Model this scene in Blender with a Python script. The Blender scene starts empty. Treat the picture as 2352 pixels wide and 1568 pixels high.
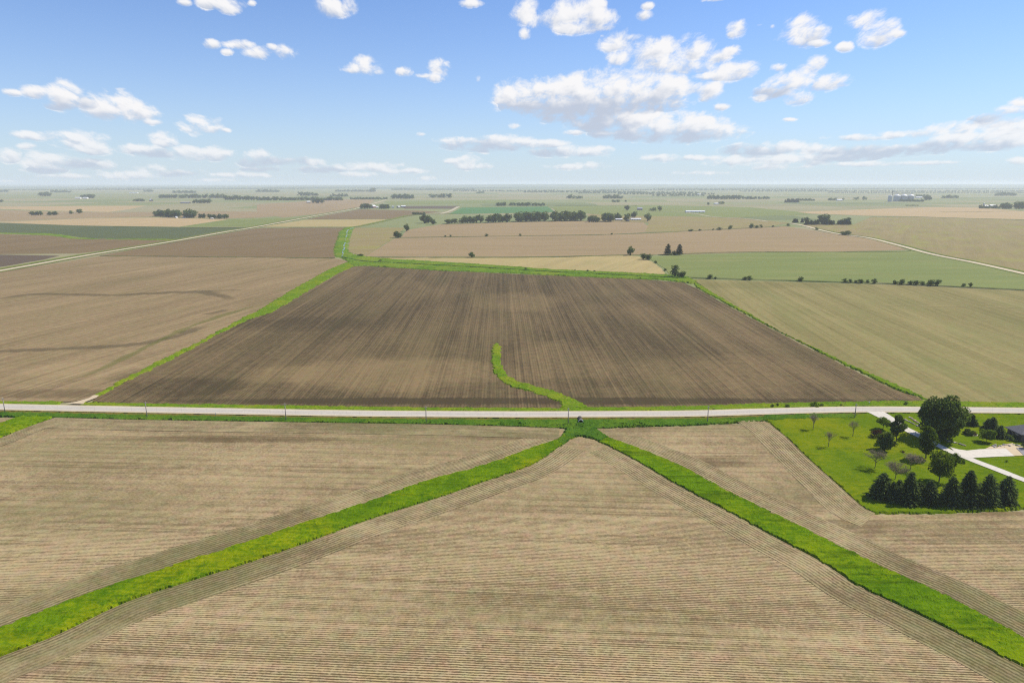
import bpy, bmesh, math, random
import numpy as np
from mathutils import Vector, Matrix
from mathutils.geometry import tessellate_polygon

rng = np.random.default_rng(7)
random.seed(7)
scn = bpy.context.scene
COL = scn.collection
R = math.radians

# ------------------------------------------------------------------ camera
CAM_H = 104.0
FPX, CX, CY, HORIZ = 1568.0, 1176.0, 784.0, 419.6
PITCH = math.atan((CY - HORIZ) / FPX)
cam_d = bpy.data.cameras.new('camera')
cam = bpy.data.objects.new('camera', cam_d)
COL.objects.link(cam)
cam.location = (0, 0, CAM_H)
cam.rotation_euler = (math.pi / 2 - PITCH, 0, 0)
cam_d.sensor_fit = 'HORIZONTAL'
cam_d.sensor_width = 36.0
cam_d.lens = 24.0
cam_d.clip_start = 0.5
cam_d.clip_end = 120000.0
scn.camera = cam

# ------------------------------------------------------------------ exposure / render
scn.view_settings.view_transform = 'Standard'
scn.view_settings.look = 'None'
scn.view_settings.gamma = 1.0
scn.view_settings.use_curve_mapping = False
EXPOSURE = 0.45
scn.view_settings.exposure = EXPOSURE
scn.render.engine = 'CYCLES'
cy = scn.cycles
cy.max_bounces = 5
cy.diffuse_bounces = 2
cy.glossy_bounces = 2
cy.transmission_bounces = 4
cy.transparent_max_bounces = 8
cy.volume_bounces = 1
cy.use_denoising = False
cy.pixel_filter_type = 'BLACKMAN_HARRIS'
cy.filter_width = 1.25
cy.caustics_reflective = False
cy.caustics_refractive = False
cy.sample_clamp_indirect = 6.0

SUN_AZ, SUN_EL = R(69.0), R(48.0)
sun_d = bpy.data.lights.new('sun', 'SUN')
sun = bpy.data.objects.new('sun', sun_d)
COL.objects.link(sun)
sun_d.energy = 4.8
sun_d.angle = R(0.55)
sun_d.color = (1.0, 0.93, 0.81)
sdir = Vector((math.sin(SUN_AZ) * math.cos(SUN_EL), math.cos(SUN_AZ) * math.cos(SUN_EL), math.sin(SUN_EL)))
sun.rotation_euler = sdir.to_track_quat('Z', 'Y').to_euler()
sun.location = sdir * 900

# ------------------------------------------------------------------ node helper
class G:
    """small wrapper for building node trees"""
    def __init__(s, nt):
        s.nt = nt
        s.i = 0
    def n(s, typ, **kw):
        nd = s.nt.nodes.new(typ)
        s.i += 1
        nd.location = (s.i * 30, -s.i * 10)
        for k, v in kw.items():
            setattr(nd, k, v)
        return nd
    def put(s, sock, v):
        if v is None:
            return
        if isinstance(v, bpy.types.NodeSocket):
            s.nt.links.new(v, sock)
        else:
            if isinstance(v, (tuple, list)) and len(v) == 3 and sock.type == 'RGBA':
                v = (v[0], v[1], v[2], 1.0)
            sock.default_value = v
    def m(s, op, a, b=None, c=None, clamp=False):
        nd = s.n('ShaderNodeMath', operation=op, use_clamp=clamp)
        s.put(nd.inputs[0], a); s.put(nd.inputs[1], b); s.put(nd.inputs[2], c)
        return nd.outputs[0]
    def vm(s, op, a, b=None, c=None):
        nd = s.n('ShaderNodeVectorMath', operation=op)
        s.put(nd.inputs[0], a); s.put(nd.inputs[1], b)
        if c is not None:
            s.put(nd.inputs[2], c)
        return nd.outputs[1] if op in ('DOT_PRODUCT', 'LENGTH', 'DISTANCE') else nd.outputs[0]
    def sep(s, v):
        nd = s.n('ShaderNodeSeparateXYZ'); s.put(nd.inputs[0], v)
        return nd.outputs[0], nd.outputs[1], nd.outputs[2]
    def comb(s, x, y, z=0.0):
        nd = s.n('ShaderNodeCombineXYZ')
        s.put(nd.inputs[0], x); s.put(nd.inputs[1], y); s.put(nd.inputs[2], z)
        return nd.outputs[0]
    def noise(s, vec, scale, detail=3.0, rough=0.55, dist=0.0, dim='3D', col=False):
        nd = s.n('ShaderNodeTexNoise', noise_dimensions=dim)
        s.put(nd.inputs['Vector'], vec); s.put(nd.inputs['Scale'], scale)
        s.put(nd.inputs['Detail'], detail); s.put(nd.inputs['Roughness'], rough)
        s.put(nd.inputs['Distortion'], dist)
        return nd.outputs['Color'] if col else nd.outputs['Fac']
    def mr(s, v, a, b, c=0.0, d=1.0, kind='LINEAR', clamp=True):
        nd = s.n('ShaderNodeMapRange', interpolation_type=kind, clamp=clamp)
        for k, x in zip(range(5), (v, a, b, c, d)):
            s.put(nd.inputs[k], x)
        return nd.outputs[0]
    def mix(s, f, a, b, kind='MIX'):
        nd = s.n('ShaderNodeMix', data_type='RGBA', blend_type=kind)
        s.put(nd.inputs[0], f); s.put(nd.inputs[6], a); s.put(nd.inputs[7], b)
        return nd.outputs[2]

# ------------------------------------------------------------------ world: Nishita sky with cumulus
world = bpy.data.worlds.new('World')
scn.world = world
world.use_nodes = True
wt = world.node_tree
wt.nodes.clear()
w = G(wt)
SKY_STRENGTH = 0.075
KS = 1.0 / (SKY_STRENGTH * 2 ** EXPOSURE)       # scene colours seen in the sky, expressed in sky units
sky = w.n('ShaderNodeTexSky', sky_type='NISHITA')
sky.sun_disc = False
sky.sun_elevation = SUN_EL
sky.sun_rotation = SUN_AZ
sky.altitude = 300
sky.air_density = 1.0
sky.dust_density = 0.15
sky.ozone_density = 3.0

def ray_dir(x, y):
    dx, dy = (x - CX) / FPX, (CY - y) / FPX
    cp, sp = math.cos(PITCH), math.sin(PITCH)
    return Vector((dx, cp + dy * sp, -sp + dy * cp)).normalized()

# cumulus lumps as seen from the survey point: bearing/elevation of each lump (x, y, half width, half height, weight)
CL = [(512,8,38,14,1),(477,7,22,12,1),(527,17,25,14,1),(422,6,16,7,.7),(578,8,9,6,.6),(763,17,40,20,1),(800,12,20,18,.8),
 (485,102,18,10,.9),(523,120,14,7,.7),(540,102,25,9,.9),(567,104,22,10,.9),(593,120,30,13,1),(658,119,28,15,1),(627,110,16,8,.7),
 (27,213,25,8,.7),(83,212,32,13,.9),(147,222,42,26,1),(140,243,35,10,.9),(200,236,25,14,1),(240,244,50,26,1),(290,240,35,24,1),(317,262,40,18,1),(347,280,25,7,.8),
 (453,286,40,18,.9),(480,296,30,10,.8),(518,300,14,5,.7),(100,312,58,10,1),(187,322,55,18,1),(213,342,38,12,1),(377,321,29,16,1),
 (60,335,22,8,.5),(20,357,26,14,1),(110,368,45,18,1),(110,390,40,9,.8),(187,376,60,12,.9),(247,380,22,10,1),
 (320,342,48,10,1),(360,352,45,10,.9),(443,352,55,14,1),(493,352,40,14,1),(587,358,25,12,.9),(593,372,40,12,.9),(667,370,60,9,.9),(723,372,22,9,1),(600,389,45,6,.7),(733,390,60,8,.7),
 (353,388,40,10,.9),(400,398,55,8,.8),(300,402,70,9,.8),(150,405,60,6,.6),(560,402,70,6,.6),(820,400,50,6,.6),(493,415,45,5,.7),(20,420,30,5,.7),
 (1079,8,24,9,.8),(1217,30,34,24,1),(1257,43,50,20,1),(1304,33,42,27,1),(1317,63,45,14,1),(1334,20,42,22,.9),(1364,8,32,18,.8),(1371,47,42,24,1),(1394,63,20,10,.8),(1206,78,13,12,.7),(1384,83,7,5,.6),
 (1482,37,18,11,.6),(1487,15,14,8,.5),(1417,97,36,24,.85),(1427,133,32,17,.9),(1447,87,22,9,.8),(1484,123,44,28,1),(1527,110,40,24,.9),(1527,147,64,20,1),(1588,113,46,30,1),(1588,153,60,15,.9),(1678,120,27,11,.8),(1645,133,42,16,.9),(1681,160,50,21,1),(1651,175,60,10,.8),
 (841,157,36,13,1),(839,143,23,17,1),(867,165,16,8,.9),(814,162,22,7,.8),(927,165,24,10,.55),(1007,160,23,19,1),(1000,177,19,10,1),(977,174,22,6,.8),(1099,183,8,9,.5),
 (1174,213,40,28,1),(1207,213,36,24,1),(1234,212,42,22,1),(1317,210,72,36,1.1),(1400,205,72,39,1.1),(1470,213,62,39,1.1),(1527,213,56,35,1.1),(1557,205,26,20,.9),(1217,245,60,18,1.1),(1300,250,90,27,1.2),(1400,240,100,32,1.2),(1284,270,52,12,1),(1494,230,62,28,1.1),
 (1384,283,72,18,1.1),(1467,283,72,25,1.1),(1534,290,72,26,1.1),(1450,307,82,15,1.1),(1544,310,82,17,1.1),(1601,283,62,25,1),(1651,300,57,17,1),(1601,310,60,11,1),(1701,303,24,6,.8),(1317,304,24,6,.8),
 (1631,213,28,21,.9),(1585,204,35,14,1),(1651,247,22,8,.5),
 (1841,73,45,29,1),(1845,50,26,13,.9),(1821,97,26,10,1),(1878,100,25,8,.8),(1875,67,19,9,.8),(1691,65,23,17,.9),(1681,77,15,9,.9),
 (1998,50,42,23,1),(2011,83,36,21,1),(2035,67,32,23,1),(2061,77,20,9,.9),(1961,42,15,8,.7),(1941,107,17,10,1),(1775,62,7,6,.6),(1745,58,8,4,.5),(1638,0,25,5,.7),
 (1835,187,72,23,1),(1875,150,25,19,.9),(1888,187,52,19,1),(1921,187,28,14,.9),(1785,213,52,15,1),(1828,222,36,16,1),(1785,155,19,10,.7),(1748,225,18,8,.9),(1861,160,32,15,.9),(1816,275,15,4,.7),
 (1801,337,55,12,1),(1735,347,70,14,1),(1851,343,60,12,1),(1618,363,60,6,.8),(1718,369,85,12,.9),(1835,366,85,13,.9),(1768,382,85,9,.7),(1951,350,90,14,1),(1935,363,80,8,.8),(2051,347,80,12,1),(1968,317,70,7,.8),(2051,310,35,8,.9),(2118,307,50,9,.9),(2161,300,35,10,1),(2201,293,45,14,1),(2218,319,76,19,1.05),(2151,337,40,14,1),(2235,333,95,12,1),(2285,277,60,14,1.1),(2318,299,76,25,1.1),(2335,253,45,10,1),(2348,237,25,10,1),(2318,328,95,15,1.1),(2001,377,110,6,.8),(2135,375,70,5,.8),(2341,371,22,8,.9),(1618,397,60,5,.6),
 (1051,323,50,8,.9),(1117,333,90,14,1),(1167,325,60,12,1),(1234,330,60,10,1),(1267,350,50,9,.9),(1334,347,60,11,1),(1377,341,25,8,.9),(1041,370,26,7,.9),(1071,374,34,14,.9),(1107,380,20,7,.9),(1181,288,14,7,.5),(1317,383,70,6,.7),(1351,380,30,8,.8),(966,308,10,4,.6),(851,384,70,10,.8),(911,393,50,6,.7),(981,411,25,6,.7),(1517,364,60,8,.6)]

AZ0, AZ1 = -43.0, 43.0
# lumps lying on the shaded undersides of the big clouds
SHADED = {(1217,245),(1300,250),(1400,240),(1284,270),(1494,230),(1450,307),(1544,310),(1601,310),(1384,283),
          (2218,320),(2235,333),(2318,300),(2318,327),(2285,277),(1735,347),(1718,370),(1835,367),(1768,383),(1935,363),(2151,337),
          (140,243),(200,236),(110,390),(187,376),(600,389),(733,390),(360,352),(593,372),(400,398),(1267,350),(1117,333),(1785,213),(667,370),(2051,347),(1951,350)}
lumps = []
for (x, y, a, b, wt_) in CL:
    d0 = ray_dir(x, y)
    az = math.degrees(math.atan2(d0.x, d0.y)); el = math.degrees(math.asin(d0.z))
    d1 = ray_dir(x + a, y); aw = math.degrees(math.atan2(d1.x, d1.y)) - az
    d2 = ray_dir(x, y - b); eh = math.degrees(math.asin(d2.z)) - el
    lumps.append((az, el, abs(aw) * 1.14, abs(eh) * 1.18, min(wt_, 1.05), (x, y) in SHADED))
lumps.sort(key=lambda q: q[0] - q[2])
lanes = []
for q in lumps:                       # lumps that do not overlap in bearing share one lane
    for ln in lanes:
        if ln[0][5] == q[5] and ln[-1][0] + ln[-1][2] + 1.7 < q[0] - q[2]:
            ln.append(q); break
    else:
        lanes.append([q])

tc = w.n('ShaderNodeTexCoord')
dvec = tc.outputs['Generated']
dx_, dy_, dz_ = w.sep(dvec)
az_s = w.m('MULTIPLY', w.m('ARCTAN2', dx_, dy_), 180 / math.pi)
el_s = w.m('MULTIPLY', w.m('ARCSINE', dz_), 180 / math.pi)
# ragged cloud outlines: fractal noise in bearing/elevation, finer towards the horizon
elc = w.m('MAXIMUM', el_s, 0.0)
fine = w.mr(elc, 0.0, 22.0, 1.9, 0.85)
azf = w.m('MULTIPLY', az_s, fine)
nv = w.comb(w.m('MULTIPLY', azf, 0.30), w.m('MULTIPLY', w.m('MULTIPLY', el_s, fine), 0.50), 3.1)
warp = w.noise(nv, 1.1, 2.0, 0.5, col=True)
nvw = w.vm('MULTIPLY_ADD', warp, (0.55, 0.45, 0.0), nv)
n1 = w.noise(nvw, 1.25, 8.0, 0.64)
n2 = w.noise(w.vm('ADD', nvw, (0.16, 0.26, 0.0)), 1.25, 3.0, 0.55)
xin = w.mr(az_s, AZ0, AZ1, 0.0, 1.0)
xv = w.comb(xin, xin, xin)
az_n = w.m('SUBTRACT', az_s, AZ0)
env = -1.5; sw = 1e-4; st = 0.0
SAMP = 257
for ln in lanes:
    va = np.array([AZ0 + (AZ1 - AZ0) * k / (SAMP - 1) for k in range(SAMP)])
    laz = np.array([q[0] for q in ln]); law = np.array([q[2] for q in ln])
    near = np.argmin(np.abs(va[:, None] - laz[None, :]) - law[None, :], axis=1)
    pick = lambda j: np.array([ln[k][j] for k in near])
    wv = pick(4) * 0.85 + 0.24 + 0.12 * np.clip((pick(3) - 0.6) / 0.6, 0, 1) + 0.25 * np.clip(1 - pick(1) / 6.0, 0, 1)
    jump = np.nonzero(np.diff(near))[0]
    for k in jump:
        wv[k:k + 2] = -6.0
    outs = []
    for chans in ((pick(1), pick(0) - AZ0, wv), (1.0 / pick(2), 1.0 / pick(3), 0 * wv)):
        cn = w.n('ShaderNodeRGBCurve')
        mp = cn.mapping
        mp.use_clip = False
        for ci, vals in enumerate(chans):
            cu = mp.curves[ci]
            keep = [0]
            for k in range(1, SAMP - 1):
                if abs(vals[k] - vals[k - 1]) > 1e-6 or abs(vals[k + 1] - vals[k]) > 1e-6:
                    keep.append(k)
            keep.append(SAMP - 1)
            cu.points[0].location = (0.0, float(vals[0])); cu.points[1].location = (1.0, float(vals[-1]))
            for k in keep[1:-1]:
                cu.points.new(k / (SAMP - 1), float(vals[k]))
            for p_ in cu.points:
                p_.handle_type = 'VECTOR'
        mp.update()
        w.put(cn.inputs['Color'], xv)
        outs.append(w.sep(cn.outputs['Color']))
    (c_, a_, w_), (ia_, ih_, _u) = outs
    s_ = w.m('MULTIPLY', w.m('SUBTRACT', az_n, a_), ia_)
    w_ = w.m('SUBTRACT', w_, w.m('MULTIPLY', s_, s_))
    t = w.m('MULTIPLY', w.m('SUBTRACT', el_s, c_), ih_)
    e = w.m('SUBTRACT', w_, w.m('MULTIPLY', t, t))
    env = w.m('MAXIMUM', e, env)
    e0 = w.m('MAXIMUM', e, 0.0)
    sw = w.m('ADD', sw, e0)
    if ln[0][5]:
        t = w.m('MULTIPLY_ADD', t, 0.8, -1.15)
    st = w.m('MULTIPLY_ADD', e0, t, st)
tt = w.m('DIVIDE', st, sw)
# scattered cumulus over the rest of the sky, same kind of cloud
gen_n = w.noise(w.comb(w.m('MULTIPLY', az_s, 0.085), w.m('MULTIPLY', el_s, 0.16), 9.0), 1.0, 2.0, 0.5)
outside = w.m('MAXIMUM', w.mr(w.m('ABSOLUTE', az_s), 37.5, 41.0), w.mr(el_s, 27.0, 31.0))
genv = w.m('MULTIPLY_ADD', w.m('SUBTRACT', gen_n, 0.60), 6.0, 0.0)
genv = w.m('MULTIPLY_ADD', w.m('SUBTRACT', outside, 1.0), 4.0, genv)
env = w.m('MAXIMUM', env, w.m('MINIMUM', genv, 0.8))
raw = w.m('MULTIPLY_ADD', w.m('SUBTRACT', n1, 0.5), 5.6, w.m('SUBTRACT', env, 0.12))
den = w.mr(raw, -0.45, 1.10, 0.0, 1.0, 'SMOOTHSTEP')
fade = w.mr(el_s, 0.0, 5.0, 0.62, 1.0)
alpha = w.m('MULTIPLY', w.m('MULTIPLY', den, fade), 0.98)
lit = w.m('MULTIPLY_ADD', w.m('SUBTRACT', n1, n2), 1.5, 0.70)
lit = w.m('MULTIPLY_ADD', tt, 0.55, lit)
lit = w.m('SUBTRACT', lit, w.mr(raw, 0.9, 2.6, 0.0, 0.10))
lit = w.mr(lit, 0.0, 0.85, 0.0, 1.0, 'SMOOTHSTEP')
ccol = w.mix(lit, (0.54 * KS, 0.60 * KS, 0.72 * KS), (0.96 * KS, 0.95 * KS, 0.955 * KS))
# clear-day sky colour, with the pale band of low-lying moisture all round the horizon
skyc = w.mix(1.0, sky.outputs[0], (0.84, 1.08, 1.48), 'MULTIPLY')
band = w.m('POWER', 2.718, w.m('MULTIPLY', elc, -1.0 / 6.5))
skyc = w.mix(w.m('MULTIPLY', band, 0.92), skyc, (0.64 * KS, 0.745 * KS, 0.83 * KS))
final = w.mix(alpha, skyc, ccol)
bg = w.n('ShaderNodeBackground')
w.put(bg.inputs['Color'], final)
bg.inputs['Strength'].default_value = SKY_STRENGTH
wo = w.n('ShaderNodeOutputWorld')
wt.links.new(bg.outputs[0], wo.inputs['Surface'])
world.cycles.sampling_method = 'NONE'

# ------------------------------------------------------------------ survey helpers
def at(x, y, z=0.0):
    """ground point (at height z) that lies on the bearing x, y of the survey photograph"""
    dx, dy = (x - CX) / FPX, (CY - y) / FPX
    cp, sp = math.cos(PITCH), math.sin(PITCH)
    d = (dx, cp + dy * sp, -sp + dy * cp)
    t = (z - CAM_H) / d[2]
    return np.array([d[0] * t, d[1] * t, z])

def px_per_m(p):
    """size of a metre at ground point p on the survey photograph"""
    cp, sp = math.cos(PITCH), math.sin(PITCH)
    zc = p[1] * cp + CAM_H * sp
    return FPX / zc

def tag(o, label=None, cat=None, group=None, kind=None):
    if label: o['label'] = label
    if cat: o['category'] = cat
    if group: o['group'] = group
    if kind: o['kind'] = kind
    return o

def make_mesh(name, V, polys, mats=(), mat_idx=None, uv=None, smooth=False):
    """V (n,3); polys: list of int arrays (k, m) of m-gons"""
    me = bpy.data.meshes.new(name)
    V = np.asarray(V, dtype=np.float32)
    polys = [np.asarray(p, dtype=np.int32) for p in polys if len(p)]
    me.vertices.add(len(V)); me.vertices.foreach_set('co', V.ravel())
    loops = np.concatenate([p.ravel() for p in polys])
    tot = np.concatenate([np.full(len(p), p.shape[1], dtype=np.int32) for p in polys])
    start = np.concatenate([[0], np.cumsum(tot)[:-1]]).astype(np.int32)
    me.loops.add(len(loops)); me.loops.foreach_set('vertex_index', loops)
    me.polygons.add(len(tot))
    me.polygons.foreach_set('loop_start', start); me.polygons.foreach_set('loop_total', tot)
    if mat_idx is not None:
        me.polygons.foreach_set('material_index', np.asarray(mat_idx, dtype=np.int32))
    for m in mats:
        me.materials.append(m)
    if uv is not None:
        lay = me.uv_layers.new(name='UVMap')
        lay.data.foreach_set('uv', np.asarray(uv, dtype=np.float32)[loops].ravel())
    me.polygons.foreach_set('use_smooth', np.full(len(tot), smooth, dtype=bool))
    me.update(calc_edges=True)
    me.validate()
    return me

def link(name, me, parent=None, loc=None, rz=None):
    o = bpy.data.objects.new(name, me)
    COL.objects.link(o)
    if parent is not None:
        o.parent = parent
    if loc is not None:
        o.location = loc
    if rz is not None:
        o.rotation_euler = (0, 0, rz)
    return o

def empty(name, loc=(0, 0, 0), rz=0.0):
    o = bpy.data.objects.new(name, None)
    o.empty_display_size = 0.5
    COL.objects.link(o)
    o.location = loc
    o.rotation_euler = (0, 0, rz)
    return o

# smooth value noise, numpy
_perm = rng.random((256, 256)).astype(np.float32)
def vnoise(x, y, s):
    x = np.asarray(x) / s; y = np.asarray(y) / s
    xi = np.floor(x).astype(int); yi = np.floor(y).astype(int)
    fx = x - xi; fy = y - yi
    fx = fx * fx * (3 - 2 * fx); fy = fy * fy * (3 - 2 * fy)
    g = lambda a, b: _perm[a & 255, b & 255]
    return (g(xi, yi) * (1 - fx) + g(xi + 1, yi) * fx) * (1 - fy) + (g(xi, yi + 1) * (1 - fx) + g(xi + 1, yi + 1) * fx) * fy

def resample(P, step):
    """smooth (Catmull-Rom) resampling of a world polyline"""
    P = np.asarray(P, dtype=float)
    out = []
    n = len(P)
    for i in range(n - 1):
        p0 = P[max(i - 1, 0)]; p1 = P[i]; p2 = P[i + 1]; p3 = P[min(i + 2, n - 1)]
        k = max(2, int(np.linalg.norm(p2 - p1) / step))
        for j in range(k):
            t = j / k
            out.append(0.5 * ((2 * p1) + (-p0 + p2) * t + (2 * p0 - 5 * p1 + 4 * p2 - p3) * t * t + (-p0 + 3 * p1 - 3 * p2 + p3) * t ** 3))
    out.append(P[-1])
    return np.array(out)

def resample_n(P, n):
    P = resample(P, 1e9 if len(P) > 40 else 2.0) if len(P) <= 40 else np.asarray(P)
    d = np.concatenate([[0], np.cumsum(np.linalg.norm(np.diff(P, axis=0), axis=1))])
    q = np.linspace(0, d[-1], n)
    return np.stack([np.interp(q, d, P[:, k]) for k in range(P.shape[1])], axis=1)

def lin_resample(P, step):
    P = np.asarray(P, dtype=float)
    out = []
    for i in range(len(P) - 1):
        L = np.linalg.norm(P[i + 1] - P[i]); k = max(1, int(L / step))
        for j in range(k):
            out.append(P[i] + (P[i + 1] - P[i]) * j / k)
    out.append(P[-1])
    return np.array(out)

def inside(poly, x, y):
    res = np.zeros(x.shape, dtype=bool)
    px, py = poly[:, 0], poly[:, 1]
    j = len(poly) - 1
    for i in range(len(poly)):
        c = ((py[i] > y) != (py[j] > y))
        with np.errstate(divide='ignore', invalid='ignore'):
            xx = (px[j] - px[i]) * (y - py[i]) / (py[j] - py[i] + 1e-12) + px[i]
        res ^= (c & (x < xx))
        j = i
    return res

ZL = [0.03]
def next_z(step=0.012):
    ZL[0] += step
    return ZL[0]

def uv_rows(V, deg):
    a = R(deg)
    return np.stack([V[:, 0] * math.cos(a) + V[:, 1] * math.sin(a), -V[:, 0] * math.sin(a) + V[:, 1] * math.cos(a)], axis=1)

def sheet(name, pts, mat, row_deg=0.0, z=None, ragged=0.6, parent=None, step=None):
    """flat sheet on the ground bounded by surveyed points, with slightly uneven edges"""
    z = next_z() if z is None else z
    W = np.array([at(p[0], p[1], z)[:2] for p in pts])
    W = np.vstack([W, W[:1]])
    d = np.median(np.linalg.norm(W, axis=1))
    st = step or max(3.0, d / 150.0)
    P = lin_resample(W, st)[:-1]
    if ragged:
        s = st * 2.2
        P = P + np.stack([vnoise(P[:, 0], P[:, 1], s) - 0.5, vnoise(P[:, 0] + 777, P[:, 1] + 333, s) - 0.5], axis=1) * 2 * ragged
    V = np.column_stack([P, np.full(len(P), z)])
    tris = tessellate_polygon([[Vector(p) for p in V]])
    F = np.array(tris, dtype=np.int32)
    # make all triangles face up
    a, b, c = V[F[:, 0]], V[F[:, 1]], V[F[:, 2]]
    up = np.cross(b - a, c - a)[:, 2] < 0
    F[up] = F[up][:, ::-1]
    me = make_mesh(name, V, [F], [mat], uv=uv_rows(V, row_deg))
    return link(name, me, parent)

def ribbon(name, A, B, mat, z, parent=None, nv=2, zf=None, step=3.0, smooth=False, v0=0.0):
    """strip between two world polylines A and B; UV = metres along / across"""
    L = max(np.sum(np.linalg.norm(np.diff(np.asarray(A), axis=0), axis=1)), 1)
    n = int(max(4, L / step))
    A = resample_n(A, n); B = resample_n(B, n)
    ts = np.linspace(0, 1, nv)
    mid = (A + B) / 2
    u = np.concatenate([[0], np.cumsum(np.linalg.norm(np.diff(mid[:, :2], axis=0), axis=1))])
    wd = np.linalg.norm(B[:, :2] - A[:, :2], axis=1)
    V = []; UV = []
    for t in ts:
        p = A + (B - A) * t
        V.append(p); UV.append(np.stack([u, v0 + wd * t], axis=1))
    V = np.concatenate(V)[:, :3]; UV = np.concatenate(UV)
    V[:, 2] = zf(V[:, 0], V[:, 1]) if zf is not None else z
    F = []
    for r in range(nv - 1):
        i = np.arange(n - 1) + r * n
        F.append(np.stack([i, i + 1, i + 1 + n, i + n], axis=1))
    F = np.concatenate(F)
    a, b, c = V[F[:, 0]], V[F[:, 1]], V[F[:, 2]]
    dn = np.cross(b - a, c - a)[:, 2] < 0
    F[dn] = F[dn][:, ::-1]
    me = make_mesh(name, V, [F], [mat], uv=UV, smooth=smooth)
    return link(name, me, parent)

def offset_line(P, dist):
    P = np.asarray(P, dtype=float)
    T = np.gradient(P[:, :2], axis=0)
    T /= np.linalg.norm(T, axis=1)[:, None] + 1e-9
    Nn = np.stack([-T[:, 1], T[:, 0]], axis=1)
    Q = P.copy()
    Q[:, :2] += Nn * (dist[:, None] if np.ndim(dist) else dist)
    return Q

def line(name, pts, width, mat, z=None, parent=None, step=4.0, wobble=0.0):
    z = next_z() if z is None else z
    P = np.array([at(p[0], p[1], z) for p in pts])
    P = resample(P, max(step, 2.0))
    wd = np.full(len(P), width / 2.0)
    if wobble:
        wd = wd * (1 + wobble * (vnoise(P[:, 0], P[:, 1], width * 2.5) - 0.5) * 2)
    A = offset_line(P, wd); B = offset_line(P, -wd)
    n = len(P)
    V = np.concatenate([A, B])
    u = np.concatenate([[0], np.cumsum(np.linalg.norm(np.diff(P[:, :2], axis=0), axis=1))])
    UV = np.concatenate([np.stack([u, np.zeros(n)], 1), np.stack([u, np.full(n, width)], 1)])
    i = np.arange(n - 1)
    F = np.stack([i, i + n, i + 1 + n, i + 1], axis=1)
    a, b, c = V[F[:, 0]], V[F[:, 1]], V[F[:, 2]]
    dn = np.cross(b - a, c - a)[:, 2] < 0
    F[dn] = F[dn][:, ::-1]
    return link(name, make_mesh(name, V, [F], [mat], uv=UV), parent)

def grass_patch(name, poly_world, mat, cell, amp, z0=0.02, edge=0.0, zf=None, tall=None, parent=None, holes=()):
    """tufted grass: a jittered grid clipped to the outline, every knot at its own height"""
    P = np.asarray(poly_world)[:, :2]
    x0, y0 = P.min(0) - cell; x1, y1 = P.max(0) + cell
    nx, ny = int((x1 - x0) / cell) + 2, int((y1 - y0) / cell) + 2
    gx, gy = np.meshgrid(x0 + np.arange(nx) * cell, y0 + np.arange(ny) * cell, indexing='ij')
    jx = gx + (rng.random(gx.shape) - 0.5) * cell * 0.8
    jy = gy + (rng.random(gx.shape) - 0.5) * cell * 0.8
    cxm = (jx[:-1, :-1] + jx[1:, 1:]) / 2; cym = (jy[:-1, :-1] + jy[1:, 1:]) / 2
    wob = (vnoise(cxm, cym, cell * 3.5) - 0.5) * edge * 2.4
    wob2 = (vnoise(cxm + 500, cym + 900, cell * 3.5) - 0.5) * edge * 2.4
    keep = inside(P, cxm + wob, cym + wob2)
    for h in holes:
        keep &= ~inside(np.asarray(h)[:, :2], cxm, cym)
    ii, jj = np.nonzero(keep)
    idx = lambda i, j: i * ny + j
    F = np.stack([idx(ii, jj), idx(ii + 1, jj), idx(ii + 1, jj + 1), idx(ii, jj + 1)], axis=1)
    cnt = np.bincount(F.ravel(), minlength=nx * ny)
    X, Y = jx.ravel(), jy.ravel()
    a = amp if tall is None else tall(X, Y) * amp
    hgt = (0.25 + 0.75 * vnoise(X, Y, cell * 9)) * (0.35 + 0.65 * rng.random(X.shape)) * (0.55 + 0.9 * vnoise(X + 99, Y + 31, cell * 2.3))
    Z = z0 + a * hgt + 0.01
    Z[cnt < 4] = z0 - 0.5
    if zf is not None:
        Z = Z + zf(X, Y)
    used = np.nonzero(cnt)[0]
    remap = -np.ones(nx * ny, dtype=np.int64); remap[used] = np.arange(len(used))
    V = np.stack([X[used], Y[used], Z[used]], axis=1)
    me = make_mesh(name, V, [remap[F]], [mat], uv=V[:, :2], smooth=False)
    return link(name, me, parent)

# ------------------------------------------------------------------ materials
def new_mat(name):
    m = bpy.data.materials.new(name)
    m.use_nodes = True
    m.node_tree.nodes.clear()
    return m, G(m.node_tree)

def finish(m, g, col, rough=0.9, spec=0.15, bump=None, bump_d=0.1, bump_s=1.0, metal=0.0):
    p = g.n('ShaderNodeBsdfPrincipled')
    g.put(p.inputs['Base Color'], col)
    p.inputs['Roughness'].default_value = rough
    p.inputs['Specular IOR Level'].default_value = spec
    p.inputs['Metallic'].default_value = metal
    if bump is not None:
        b = g.n('ShaderNodeBump')
        b.inputs['Distance'].default_value = bump_d
        b.inputs['Strength'].default_value = bump_s
        g.put(b.inputs['Height'], bump)
        g.put(p.inputs['Normal'], b.outputs[0])
    o = g.n('ShaderNodeOutputMaterial')
    g.nt.links.new(p.outputs[0], o.inputs['Surface'])
    return m

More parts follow.
